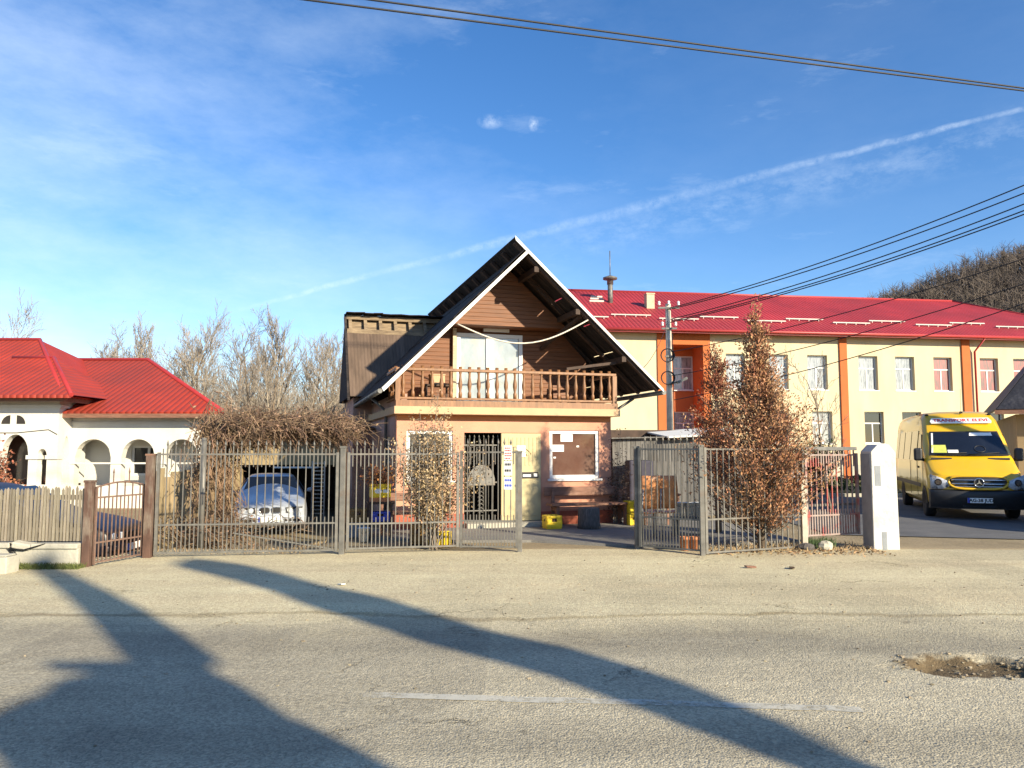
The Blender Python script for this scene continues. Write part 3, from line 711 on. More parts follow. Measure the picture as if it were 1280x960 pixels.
# white pillar
pw = thing('gate_pillar', 'white plastered gate pillar with grey niches and pointed top', 'pillar', (6.27, 13.22, 0), 0)
b = MB(); hw_, hd = .218, .20
prof2 = [(-hw_, 0), (hw_, 0), (hw_-.01, 1.62), (.10, 1.76), (-.09, 1.76), (-hw_+.01, 1.64)]
b.prism([(x, -hd, z) for x, z in prof2], (0, 2*hd, 0)); b.build('shaft', 'pillar_white', pw, bevel=.012)
for x0, x1, za, zb_ in ((-.16, -.06, 1.06, 1.40), (-.075, .005, -.0, .30)):
    b = MB(); b.bx(x0, x1, -hd-.004, -hd+.02, za+.004, zb_); b.build('niche', 'pillar_grey', pw)
b = MB(); b.bx(-hw_-.004, -hw_+.02, -hd+.02, hd-.02, .05, 1.60); b.build('side_shade', 'pillar_grey', pw)  # grey sheet that paints shade onto the pillar's left side

# left: picket fence on a concrete footing, rusty garden gate
pf = thing('picket_fence', 'weathered grey wooden picket fence on cracked concrete footing', 'fence', (0, 0, 0))
x1 = G(116, 705).x; yF = 11.25
b = MB(); q = random.Random(3); x = -9.2
while x < x1-.04:
    ww = q.uniform(.026, .036); top = 1.13+q.uniform(-.03, .03); tl_ = q.uniform(-.012, .012)
    b.prism([(x, yF-.012, .36), (x+ww, yF-.012, .36), (x+ww+tl_, yF-.012, top-.03), (x+ww/2+tl_, yF-.012, top), (x+tl_, yF-.012, top-.03)], (0, .022, 0)); x += ww+q.uniform(.014, .024)
b.build('pickets', 'wood_grey', pf)
b = MB(); b.bx(-9.2, x1, yF+.011, yF+.05, .48, .55); b.bx(-9.2, x1, yF+.011, yF+.05, .95, 1.02); b.build('rail', 'wood_grey', pf)
b = MB(); b.bx(-9.2, x1-.05, yF-.10, yF+.12, -.15, .27); b.bx(-9.2, x1-1.02, yF-.13, yF+.14, .27, .345); b.bx(x1-.72, x1-.05, yF-.13, yF+.14, .26, .335); b.build('footing', 'concrete', pf, bevel=.015)
b = MB(); b.box((x1-.86, yF-.02, .31), (.26, .24, .09), .1, .18, .1); b.build('loose_coping', 'concrete', pf, bevel=.02)
b = MB()
for i in range(3):
    pts = [(x1-1.12+.05*i, yF-.105, .34), (x1-1.0+.06*i, yF-.108, .20-.05*i), (x1-1.17+.05*i, yF-.106, .0)]; b.tube(pts, [.014, .010, .006], 4)
pts = [(x1-1.0, yF-.135, .26), (x1-.8, yF-.137, .25), (x1-.62, yF-.137, .30), (x1-.5, yF-.135, .34)]; b.tube(pts, [.012, .012, .012, .006], 4)
b.build('crack', 'black', pf)
post('fence_post', 'short rusty brown post where picket fence meets garden gate', (x1+.03, yF, 0), 1.20, .11, 'rust_post')
post('fence_post', 'tall rust red post with grey foot at left of wide gate', (P183.x-.02, P183.y, 0), 1.58, .12, 'rust_post', cap='rust_iron')
ga0, ga1 = x1+.12, P183.x-.12
gg = thing('garden_gate', 'narrow rusty wrought iron gate with arched top', 'gate', (ga0, yF+.02, 0), math.atan2(P183.y-yF-.02, ga1-ga0)); gl = math.hypot(P183.y-yF-.02, ga1-ga0)
b = MB(); arch = [(gl*i/12, 0, 1.13+.06*math.sin(math.pi*i/12)) for i in range(13)]; b.tube(arch, .014, 6)
for z in (.05, .33, .98): b.bx(0, gl, -.010, .010, z-.012, z+.012)
for x in (0, gl): b.bx(x-.015, x+.015, -.015, .015, .02, 1.14)
b.build('frame', 'rust_iron', gg)
b = MB(); n = 12
for i in range(1, n):
    x = gl*i/n; zt_ = 1.14+.06*math.sin(math.pi*x/gl); b.beam((x, 0, .05), (x, 0, zt_ if i % 2 else .98), .014, .014, (0, 1, 0))
    if i % 4 == 0: b.beam((x, 0, zt_), (x, 0, zt_+.12), .012, .012, (0, 1, 0)); spear(b, (x, 0, zt_+.12))
b.build('bars', 'rust_iron', gg)
# concrete block at the picture's left edge
b = MB(); b.bx(-.45, .30, -.14, .14, 0, .235); b.bx(-.42, .27, -.11, .11, .235, .26); o = b.build('concrete_block', 'concrete', bevel=.015); o.location = (G(0, 713).x-.02, 10.72, -.015); tag(o, 'low pale concrete block in front of the picket fence footing', 'block')

# ------------------------------------------------------------------ foliage kit
def leaf(b, p, L_, w, q, down=0.0, dirv=None):
    d = dirv or Vector((q.gauss(0, 1), q.gauss(0, 1), q.gauss(0, 1)-down))
    d = d.normalized(); a = d.cross(Vector((q.gauss(0, 1), q.gauss(0, 1), q.gauss(0, 1))))
    a = a.normalized() * w; m_ = p + d*L_*.5
    b.add([p, m_ + a, p + d*L_, m_ - a], [(0, 1, 2, 3)])
def grow(bt, p, d, L_, r, lev, q, par, tips=None):
    """recursive limb; par = (levels, kids, spread, shrink, up, segs)"""
    seg = par['segs']; pts = [p.copy()]; rs = [r]; pp = p.copy(); dd = d.copy()
    for i in range(seg):
        dd = (dd + Vector((q.gauss(0, 1), q.gauss(0, 1), q.gauss(0, .6)))*par['wob'] + Vector((0, 0, par['up']))).normalized()
        pp = pp + dd*L_/seg; pts.append(pp.copy()); rs.append(max(par['rmin'], r*(1-.75*(i+1)/seg)))
    (bt[0] if lev == 0 else bt[1]).tube(pts, rs, 6 if lev == 0 else (4 if lev == 1 else 3), cap=False)
    if lev >= par['levels']:
        if tips is not None: tips += pts[1:]
        return
    n = par['kids'][lev]
    for k in range(n):
        f = par['from'] + (1-par['from'])*(k+q.random())/n if lev == 0 else .25+.75*(k+q.random())/n
        f = min(.999, f); i = int(f*seg); ff = f*seg-i; bp = pts[i].lerp(pts[i+1], ff); ax = (pts[i+1]-pts[i]).normalized()
        s = ax.cross(Vector((q.gauss(0, 1), q.gauss(0, 1), q.gauss(0, 1)))).normalized()
        nd = (ax*math.cos(par['spread']) + s*math.sin(par['spread'])).normalized()
        grow(bt, bp, nd, L_*par['shrink']*q.uniform(.7, 1.15)*(1-.35*f if lev == 0 else 1), max(par['rmin'], rs[i]*.55), lev+1, q, par, tips)
def bare_tree(name, label, cat, loc, h, seed, m='twig_tan_haze', rad=None, group=None, **kw):
    q = random.Random(seed); par = dict(levels=3, kids=[15, 8, 7], spread=.62, shrink=.44, up=.10, segs=5, wob=.10, rmin=.010, **{'from': .22}); par.update(kw)
    t = thing(name, label, cat, loc, 0, group); bt = (MB(), MB())
    grow(bt, Vector((0, 0, -.1)), Vector((q.uniform(-.06, .06), q.uniform(-.06, .06), 1)), h, rad or h*.016, 0, q, par)
    bt[0].build('trunk', 'bark', t); bt[1].build('crown', m, t)
    return t
def conifer(name, label, cat, loc, h, prof, seed, m, nleaf, ls=.11, lean=(0, 0), holes=.0, bottom=.05):
    """dead conifer: stems, upswept branches and sprays of scale leaves; prof(t) = radius at height t*h"""
    q = random.Random(seed); t = thing(name, label, cat, loc, 0); st = MB(); cr = MB(); wd = MB()
    ctr = lambda z: Vector((lean[0]*z/h, lean[1]*z/h, z))
    st.tube([ctr(z) for z in (-.05, h*.3, h*.6, h*.97)], [.07, .05, .03, .008], 6)
    nb_ = int(nleaf/40)
    for i in range(nb_):
        tz = bottom + (1-bottom)*(1-math.sqrt(q.random()*.98)) ** .85
        z = tz*h; a = q.uniform(0, 6.283); rr_ = prof(tz)*(.55+.6*q.random()) * (.85+.95*noise.noise((math.cos(a)*1.9, math.sin(a)*1.9, z*1.7+seed)))
        p0 = ctr(z)*1.0; p0 = p0 + Vector((0, 0, -.25*rr_)); e = ctr(z) + Vector((math.cos(a)*rr_, math.sin(a)*rr_, .35*rr_+.10))
        e.z = max(.05, e.z); wd.tube([p0, (p0+e)/2 + Vector((0, 0, -.06*rr_)), e], [.010, .007, .003], 3, cap=False)
        axis = (e-p0).normalized()
        for j in range(40):
            f = q.uniform(.35, 1.08); c = p0.lerp(e, f) + Vector((q.gauss(0, .05), q.gauss(0, .05), q.gauss(.02, .06)))*(.6+f*.5)
            if c.z < .03: continue
            dv_ = (axis*.5 + Vector((q.gauss(0, .5), q.gauss(0, .5), q.gauss(.30, .5))))
            leaf(cr, c, ls*q.uniform(.5, 1.5), ls*.20*q.uniform(.6, 1.4), q, 0, dv_)
    st.build('trunk', 'bark', t); wd.build('branches', 'twig_wood', t); cr.build('crown', m, t)
    return t
def interp(tab):
    def f(t):
        for (a, x), (b_, y) in zip(tab, tab[1:]):
            if t <= b_: return x + (y-x)*(t-a)/(b_-a)
        return tab[-1][1]
    return f
# dead thuja: two leaders
th = W(952, 690, 13.35)
conifer('thuja', 'large dead thuja with brown and tan foliage behind the low iron fence', 'conifer', (W(950, 600, 13.15).x, 13.15, 0), 4.15, interp([(0, .80), (.14, 1.22), (.28, 1.08), (.42, .76), (.58, .48), (.70, .28), (.80, .21), (.92, .13), (1, .03)]), 4, 'dead_needles', 27000, .060)
conifer('conifer', 'slim reddish brown conifer behind the grey plank shed', 'conifer', (W(897, 600, 15.4).x, 15.4, 0), 3.75, interp([(0, .3), (.2, .62), (.5, .52), (.75, .30), (.9, .16), (1, .03)]), 9, 'red_needles', 9500, .062, bottom=.22)
# small dry sapling at the house corner
def dry_shrub(name, label, cat, loc, h, spread, nst, nl, seed, m, ls=.055, frm=.25):
    q = random.Random(seed); t = thing(name, label, cat, loc); s = MB(); cr = MB()
    for i in range(nst):
        a = q.uniform(0, 6.283); rr_ = spread*q.uniform(.15, 1); hh = h*q.uniform(.55, 1)*(1-.35*rr_/spread)
        if i == 0: hh = h; rr_ = spread*.1
        e = Vector((math.cos(a)*rr_, math.sin(a)*rr_*.8, hh)); p0 = Vector((q.uniform(-.05, .05), q.uniform(-.05, .05), -.03))
        pts = [p0 + Vector((e.x*f**1.3, e.y*f**1.3, e.z*f)) + Vector((q.gauss(0, .02), q.gauss(0, .02), 0)) for f in (0, .25, .5, .75, 1)]
        s.tube(pts, [.013, .011, .008, .006, .003], 4, cap=False)
        for j in range(nl//nst):
            f = frm + (1-frm)*q.random(); k_ = min(3, int(f*4)); c = pts[k_].lerp(pts[k_+1], f*4-k_)
            off = Vector((q.gauss(0, 1), q.gauss(0, 1), q.gauss(0, .8)))*.10
            if j % 6 == 0: s.tube([c, c+off*1.2], [.004, .002], 3, cap=False)
            leaf(cr, c+off, ls*q.uniform(.6, 1.4), ls*.30, q, .5)
    s.build('stem', 'twig_grey', t); cr.build('leaves', m, t); return t
dry_shrub('dry_shrub', 'tall dry beige shrub growing behind the grey gate panel', 'shrub', (W(541, 600, 13.15).x, 13.15, 0), 2.62, .86, 42, 9500, 21, 'dry_leaf', .045, .34)
dry_shrub('climber', 'brown leafless climber at the right corner of the peach house', 'climber', (W(771, 600, 17.3).x, 17.3, 0), 2.2, .22, 14, 1300, 22, 'vine_dark', .05, .15)
dry_shrub('garden_shrub', 'reddish dry shrub in front of the white house arches', 'shrub', (W(10, 600, 23).x, 22.5, -.36), 2.5, .8, 22, 2400, 23, 'red_needles', .10, .3)
bare_tree('sapling', 'small leafless sapling behind the red bar fence', 'tree', (W(1040, 600, 19).x, 19, 0), 3.6, 31, 'twig_grey', rad=.035, kids=[9, 5, 3], spread=.7, rmin=.005)
# dark green yew behind the bars
q = random.Random(6); t = thing('yew', 'low dark green spreading evergreen before the school', 'shrub', (W(1015, 560, 24).x, 24, 0)); cr = MB(); s = MB()
for i in range(46):
    a = q.uniform(0, 6.283); rr_ = q.uniform(.3, 1.1); e = Vector((math.cos(a)*rr_, math.sin(a)*rr_*.8, 2.1-.55*rr_+q.uniform(-.3, .15)))
    s.tube([(0, 0, .0), e*.5+Vector((0, 0, .35)), e], [.03, .015, .005], 3, cap=False)
    for j in range(45): leaf(cr, Vector((0, 0, .5)).lerp(e, q.uniform(.4, 1.05))+Vector((q.gauss(0, .08), q.gauss(0, .08), q.gauss(0, .08))), .16, .018, q, .3)
s.build('trunk', 'bark', t); cr.build('crown', 'dark_green', t)

# grass tufts and weeds
def tuft(name, label, boxes, seed, h, n, m):
    q = random.Random(seed); b = MB()
    for (x0, x1_, y0, y1) in boxes:
        for i in range(n):
            x, y = q.uniform(x0, x1_), q.uniform(y0, y1); hh = h*q.uniform(.4, 1.2); dx, dy = q.gauss(0, .04), q.gauss(0, .04); ww = q.uniform(.003, .007)
            b.add([(x-ww, y, gz(x, y)), (x+ww, y, gz(x, y)), (x+dx*.5+ww*.7, y+dy*.5, gz(x, y)+hh*.6), (x+dx, y+dy, gz(x, y)+hh), (x+dx*.5-ww*.7, y+dy*.5, gz(x, y)+hh*.6)], [(0, 1, 2, 3, 4)])
    o = b.build(name, m); tag(o, label, 'grass', kind='stuff'); return o
tuft('grass_tuft', 'green grass along the foot of the cracked concrete footing', [(G(28, 706).x, G(118, 706).x, 10.95, 11.16)], 5, .08, 900, 'grass')
tuft('weeds', 'fresh green weeds under the red bar fence', [(P1008.x+.1, P1008.x+.55, P1008.y+.02, P1008.y+.3)], 6, .17, 420, 'green_leaf')
tuft('dry_grass', 'dry yellow grass behind the wide vehicle gate', [(-6.2, -3.4, 12.5, 14.6), (P877.x, P1076.x, 12.75, 13.9)], 7, .07, 900, 'dry_leaf')
q = random.Random(8); b = MB()
for i in range(600):
    x = q.uniform(P877.x+.05, P1076.x); y = q.gauss(12.75, .22); z = (road_z(x, y) if y < 13.1 else 0)+.012; leaf(b, Vector((x, y, z)), .05, .014, q, 0, Vector((q.gauss(0, 1), q.gauss(0, 1), q.uniform(-.05, .3))))
tag(b.build('fallen_leaves', 'litter_leaf'), 'brown leaf litter along the foot of the thuja fence', 'leaves', kind='stuff')
b = MB(); q = random.Random(9)
for i in range(420):
    if i < 110: r_ = math.sqrt(q.random()); a = q.uniform(0, 6.283); x, y = POT.x+.66*r_*math.cos(a), POT.y+.40*r_*math.sin(a); s_ = q.uniform(.006, .020)
    else: x, y = q.uniform(-7, 7), q.uniform(3.5, 12.4); s_ = q.uniform(.004, .014)
    b.blob((x, y, road_z(x, y)+s_*.3), (s_*q.uniform(.8, 1.6), s_, s_*.6), 6, 4, .3, i)
tag(b.build('gravel', 'gravel'), 'loose stones in the pothole and strewn over the street', 'stones', kind='stuff')
for (px, py, sx_, m_, nm, lb) in ((1030, 687, (.13, .10, .09), 'concrete', 'boulder', 'pale yellowish stone at the foot of the red bar fence'), (1006, 687, (.14, .09, .07), 'stump', 'boulder', 'dark flat stone at the foot of the squat pale post')):
    p = G(px, py); b = MB(); b.blob((0, 0, sx_[2]*.7), sx_, 9, 6, .12, px); o = b.build(nm, m_); o.location = (p.x, p.y-.08, 0); tag(o, lb, 'stone')
for i, (px, py, lb) in enumerate(((938, 710, 'brown wood scrap lying on the street before thuja fence'), (990, 711, 'thin brown stick on the street left of the white pillar'), (427, 732, 'small white paper scrap on the street before wide gate'))):
    p = G(px, py); b = MB(); b.box((0, 0, .02), ((.16, .06, .02) if i < 2 else (.09, .06, .008)), .05, .1, .3+i); o = b.build(('wood_scrap', 'stick', 'paper_scrap')[i], ('wood_brown', 'wood_dark', 'paper')[i]); o.location = p; tag(o, lb, ('scrap', 'stick', 'paper')[i])

# ------------------------------------------------------------------ things in the shop yard
def crate(name, label, cat, loc, rz, m, d=(.40, .30, .27), holes=True):
    t = thing(name, label, cat, loc, rz); x, y, z = d; b = MB()
    b.bx(-x/2, x/2, -y/2, y/2, 0, .03)
    for zz0, zz1 in ((.03, z*.42), (z*.55, z)):
        pass
    for sx_ in (-1, 1):
        b.bx(sx_*x/2-.012, sx_*x/2+.012, -y/2, y/2, .03, z*.55); b.bx(sx_*x/2-.012, sx_*x/2+.012, -y/2, y/2, z*.80, z); b.bx(sx_*x/2-.0115, sx_*x/2+.0115, -y/2, -y/6, z*.55, z*.80); b.bx(sx_*x/2-.0115, sx_*x/2+.0115, y/6, y/2, z*.55, z*.80)
        b.bx(-x/2, x/2, sx_*y/2-.013, sx_*y/2+.013, .03, z*.55); b.bx(-x/2, x/2, sx_*y/2-.013, sx_*y/2+.013, z*.80, z); b.bx(-x/2, -x/6, sx_*y/2-.0125, sx_*y/2+.0125, z*.55, z*.80); b.bx(x/6, x/2, sx_*y/2-.0125, sx_*y/2+.0125, z*.55, z*.80)
    b.build('shell', m, t, bevel=.006)
    b = MB()
    for i in range(5):
        for j in range(4): b.lathe([(.028, .03), (.028, z*.68), (.011, z*.82), (.011, z*.95)], 6, (-x/2+x*(i+.5)/5, -y/2+y*(j+.5)/4, 0))
    b.build('bottles', 'rust_iron', t)
    return t
def bench(name, label, p0, p1, v_depth, m='wood_brown', zs=.44, backz=(.60, .80)):
    p0 = Vector((p0[0], p0[1], 0)); p1 = Vector((p1[0], p1[1], 0)); d = p1-p0; Lg = d.length
    t = thing(name, label, 'bench', p0, math.atan2(d.y, d.x)); b = MB(); b.bx(0, Lg, 0, v_depth, zs, zs+.05); b.build('seat', m, t, bevel=.01)
    b = MB(); b.bx(-.05, Lg+.02, v_depth+.02, v_depth+.06, backz[0], backz[1]); b.build('backrest', m, t, bevel=.02)
    for x in (.12, Lg-.2):
        b = MB(); b.bx(x, x+.07, .05, .13, 0, zs); b.bx(x, x+.07, v_depth-.02, v_depth+.02, 0, backz[1]-.05); b.bx(x, x+.07, .13, v_depth-.02, zs-.10, zs-.003); b.build('leg', m, t)
    return t
Z0 = .035
fu = lambda px, py, v: HF.uz(px, py, v)[0]
b0, b1 = HF.w(fu(690, 630, -.62), -.62, 0), HF.w(fu(790, 630, -.62)+.05, -.62, 0)
bench('wooden_bench', 'dark wooden bench under the right shop window', b0, b1, .38, 'wood_brown', .47, (.66, .86))
p = HF.w(fu(690, 655, -.80), -.80, Z0); crate('beer_crate', 'bright yellow bottle crate at the left end of dark bench', 'crate', p, HF.rz, 'crate_yellow', (.32, .30, .27))
p = HF.w(fu(736, 650, -1.0), -1.0, Z0); b = MB(); prof = [(.25, 0), (.235, .10), (.228, .25), (.225, .41), (.20, .43)]
b.lathe(prof, 20); q = random.Random(2)
b.v = [(x*(1+.06*noise.noise((x*9, y*9, 0))), y*(1+.06*noise.noise((x*9, y*9, 4))), z) for x, y, z in b.v]
o = b.build('tree_stump', 'stump'); o.location = p; tag(o, 'dark sawn tree stump used as stool before the bench', 'stump')
# right of the house: crate stack on shed side, table, chairs, buckets, pots
cs = Vector((W(791, 650, 17.0).x, 17.0, .0))
crate('bottle_crate', 'faded yellow bottle crate, lower of two beside the bench end', 'crate', cs, .2, 'crate_yellow', (.30, .32, .27)); crate('bottle_crate', 'faded yellow bottle crate, upper of two beside the bench end', 'crate', cs+Vector((0, 0, .275)), .25, 'crate_yellow', (.30, .32, .27))
tb = thing('yard_table', 'brown wooden table beside the stacked yellow crates', 'table', (cs.x+.52, 16.6, 0), .15)
b = MB(); b.bx(-.28, .35, -.35, .35, .70, .74); b.build('table_top', 'wood_brown', tb, bevel=.008)
for x in (-.22, .29):
    for y in (-.29, .29): b = MB(); b.bx(x-.03, x+.03, y-.03, y+.03, 0, .70); b.build('leg', 'wood_brown', tb)
o = MB().lathe([(.05, 0), (.06, .10), (.055, .22), (.03, .26), (.03, .30)], 12).build('red_canister', 'sign_red'); o.location = (cs.x+.42, 16.5, .742); tag(o, 'small red canister standing on the brown yard table', 'canister')
def ply_chair(label, loc, rz):
    t = thing('plywood_chair', label, 'chair', loc, rz, 'plywood chairs behind the open gate leaf'); t.scale = (.98, 1, 1.2); b = MB()
    n = 9
    for k_ in range(n):   # curved moulded back
        pass
    vs = []; 
    for j in range(6):
        z = .50+.50*j/5; ww = .19 + .035*math.sin(math.pi*j/5)
        for i in range(n): a = -1+2*i/(n-1); vs.append((a*ww, .20+.10*j/5-.05*(a*a), z))
    fs = [(j*n+i, j*n+i+1, (j+1)*n+i+1, (j+1)*n+i) for j in range(5) for i in range(n-1)]
    b.add(vs, fs, True); o = b.build('backrest', 'chair_ply', t); so = o.modifiers.new('s', 'SOLIDIFY'); so.thickness = .014
    b = MB(); vs = []
    for j in range(6):
        for i in range(n): a = -1+2*i/(n-1); vs.append((a*.20, -.22+.42*j/5, .44+.02*a*a-.02*math.sin(math.pi*j/5)))
    b.add(vs, fs, True); o = b.build('seat', 'chair_ply', t); so = o.modifiers.new('s', 'SOLIDIFY'); so.thickness = .014
    for sx_ in (-1, 1):
        b = MB(); b.tube([(sx_*.18, -.20, .43), (sx_*.19, -.24, .0)], .012, 6); b.build('leg', 'steel', t)
        b = MB(); b.tube([(sx_*.17, .26, .80), (sx_*.18, .20, .45), (sx_*.19, .26, .0)], .012, 6); b.build('leg', 'steel', t)
    return t
ply_chair('brown plywood chair, left of the pair behind open gate leaf', (W(810, 640, 14.3).x, 14.3, 0), R(188)); ply_chair('brown plywood chair, right of the pair behind open gate leaf', (W(832, 640, 14.35).x, 14.4, 0), R(172))
def bucket(label, loc, m='bucket_white', r=.14, h=.30, nm='bucket'):
    t = thing(nm, label, nm, loc); MB().lathe([(r*.8, 0), (r, h*.96), (r*1.07, h*.96), (r*1.07, h), (r*.95, h), (r*.76, .02)], 16).build('pail', m, t)
    b = MB(); b.tube([(r*math.cos(R(a)), 0, h-.03+.0-r*.55*math.sin(R(a))) for a in range(0, 181, 20)], .004, 4); b.v = [(x, -r*1.06*math.sin(math.acos(max(-1, min(1, x/r))))-.004, z) for x, y, z in b.v]; b.build('handle', 'steel', t); return t
for i, (px, nm) in enumerate(((850, 'left one'), (862, 'middle one'), (874, 'right one'))):
    c0 = W(px, 650, 14.9); bucket(f'white plastic bucket on the bench behind open gate, {nm} of three', (c0.x, 14.9, .39), h=.27, r=.095)
c0 = W(862, 650, 14.9); bench_t = thing('plank_bench', 'low grey plank bench carrying three white buckets', 'bench', (c0.x, 14.9, 0), 0)
b = MB(); b.bx(-.36, .36, -.16, .16, .34, .388); b.build('seat', 'wood_darkgrey', bench_t)
for x in (-.28, .28): b = MB(); b.bx(x-.04, x+.04, -.13, .13, 0, .34); b.build('leg', 'wood_darkgrey', bench_t)
for i, px in enumerate((856, 867)):
    c0 = W(px, 680, 12.95); t = thing('flower_pot', ('orange clay pot just behind the open gate leaf, left one', 'orange clay pot just behind the open gate leaf, right one')[i], 'pot', (c0.x, 12.95, 0))
    MB().lathe([(.065, 0), (.085, .18), (.095, .18), (.095, .23), (.08, .23), (.07, .16)], 14).build('pot_body', 'terracotta', t); MB().lathe([(.076, .15), (.07, .17)], 12).build('soil', 'wood_dark', t)
# left of the entrance
lb0 = HF.w(fu(470, 640, -1.15), -1.15, 0); lb1 = HF.w(fu(566, 640, -1.15), -1.15, 0)
bench('wooden_bench', 'brown wooden bench under the left shop window', lb0, lb1, .40, 'wood_brown', .42, (.66, .82))
p = W(480, 613, 15.0); bx_ = thing('yellow_box', 'yellow drinks box with orange foot beside left bench', 'box', (p.x, 14.55, 0), HF.rz)
# stand that carries it
st_ = thing('flower_stand', 'dark wooden stand under the yellow drinks box', 'stand', (p.x, 14.55, 0), HF.rz); b = MB()
b.bx(-.24, .24, -.16, .16, .66, .70); b.build('shelf', 'wood_dark', st_); b = MB(); b.bx(-.22, .22, -.14, .14, .30, .33); b.build('shelf', 'wood_dark', st_)
for x in (-.2, .2):
    for y in (-.13, .13): b = MB(); b.bx(x-.02, x+.02, y-.02, y+.02, 0, .66); b.build('leg', 'wood_dark', st_)
bx_.location.z = .70
b = MB(); b.bx(-.18, .18, -.13, .13, 0, .08); b.build('foot', 'terracotta', bx_); b = MB(); b.bx(-.185, .185, -.135, .135, .08, .33); b.build('body', 'crate_yellow', bx_, bevel=.006)
b = MB(); b.disc((-.05, -.137, .20), .07, (0, -1, 0), .004, 16, .045); b.bx(.04, .15, -.141, -.137, .17, .23); b.build('printed_panel', 'paper', bx_)
dry_shrub('dead_flowers', 'brown withered flowers in a pot on the yellow box', 'plant', (p.x-.03, 14.55, 1.03), .36, .22, 12, 500, 44, 'dead_flower', .07, .3)
crate('blue_crate', 'blue crate on the lower shelf of dark stand', 'crate', (p.x, 14.55, .335), HF.rz, 'crate_blue', (.34, .24, .18))
c0 = W(446, 650, 14.9); crate('wooden_crate', 'brown wooden crate standing on grey box by house corner', 'crate', (c0.x, 15.0, .28), .2, 'crate_brown', (.34, .30, .26))
b = MB(); b.bx(-.2, .2, -.17, .17, 0, .27); b.bx(-.21, .21, -.18, .18, .27, .28); o = b.build('grey_box', 'pillar_grey', bevel=.008); o.location = (c0.x, 15.0, .0); o.rotation_euler.z = .2; tag(o, 'grey lidded box under the brown wooden crate', 'box')
c0 = W(456, 672, 14.3); bucket('white bucket standing before the grey box by gate', (c0.x, 14.2, 0), r=.11, h=.25)
c0 = W(520, 680, 13.75); crate('wooden_crate', 'tall brown wooden crate standing on the ground before left bench', 'crate', (c0.x, 13.9, 0.0), .1, 'crate_brown', (.24, .24, .34))
c0 = W(549, 686, 13.5); crate('beer_crate', 'yellow bottle crate on the ground behind the dry shrub', 'crate', (c0.x, 13.6, 0.0), .05, 'crate_yellow', (.38, .28, .24))
# row of dried flower heads on the sill of the left window
c0 = HF.w(fu(537, 592, -.06), -.08, winL[2]-.003); dry_shrub('window_flowers', 'orange brown dried flowers on the left window sill', 'plant', c0, .20, .26, 16, 500, 46, 'dead_flower', .05, .4)

# grey plank shed to the right of the house
SH = Frame(3.05, 19.6, 4.0); sh = thing('plank_shed', 'grey weathered plank shed with white sheet roof', 'shed', SH.o, SH.rz)
b = MB(); q = random.Random(12); x = -.5
while x < 2.6:
    ww = q.uniform(.10, .15); b.bx(x, x+ww-.008, 0, .022, -.02, 1.95+q.uniform(-.05, .05)); x += ww
b.build('plank_wall', 'wood_darkgrey', sh)
b = MB(); b.bx(-.45, 2.6, .025, .06, .4, .5); b.bx(-.45, 2.6, .025, .06, 1.5, 1.6); b.bx(-.5, 2.6, 1.8, 1.85, 0, 2.2); b.build('frame', 'wood_dark', sh)
b = MB(); b.slab((.85, -.30, 1.95), (2.75, -.30, 2.04), (2.75, 2.0, 2.24), (.85, 2.0, 2.12), .04); b.build('roof', 'white_paint', sh); b = MB(); b.slab((-.55, -.15, 1.93), (.84, -.15, 1.96), (.84, 2, 1.98), (-.55, 2, 1.95), .03); b.build('roof', 'wood_darkgrey', sh)
b = MB(); b.box((.05, -.4, .70), (.62, .5, 1.4)); b.v = [(x+.05*noise.noise((x*4, y*4, z*4)), y+.06*noise.noise((x*3, z*3, 1)), z) for x, y, z in b.v]; o = b.build('covered_stack', 'tarp', bevel=.05); o.location = SH.w(0, -.1, 0); o.rotation_euler.z = .1; tag(o, 'tall dark covered stack against the grey plank shed', 'stack')

# ------------------------------------------------------------------ vine thicket, pergola, yard behind the wide gate
pg = thing('pergola', 'weathered timber pergola carrying the bare vine', 'pergola', (0, 0, 0)); b = MB()
def YZ(px, py, y): return W(px, py, y)
for px, y in ((268, 15.2), (430, 16.6)):
    c0 = W(px, 600, y); b = MB(); b.tube([(c0.x, y, gz(c0.x, y)-.1), (c0.x, y, 2.0)], .06, 8); b.build('post', 'wood_dark', pg)
pA, pB = W(255, 528, 15.0), W(436, 527, 16.6)
b = MB(); b.beam((pA.x, 15.0, 1.98), (pB.x, 16.4, 2.08), .10, .14)
b.beam((pA.x+.6, 18.2, 2.05), (pB.x-.5, 19.2, 2.1), .10, .14)
for i in range(9):
    f = i/8; a = Vector((pA.x, 14.8, 2.08)).lerp(Vector((pB.x, 16.2, 2.16)), f); b.beam(a, a+Vector((.0, 4.2, .03)), .06, .08)
b.build('beam', 'wood_dark', pg)
b = MB(); b.slab((pA.x+.6, 15.6, 2.14), (pB.x, 16.6, 2.20), (pB.x-.8, 20.0, 2.26), (pA.x+.7, 19.2, 2.2), .03); b.build('roof', 'tin_black', pg)
vn = thing('bare_vine', 'tangled leafless vine heaped over the pergola and hanging to ground', 'vine', (-5.8, 15.0, gz(-5.8, 15.0)))
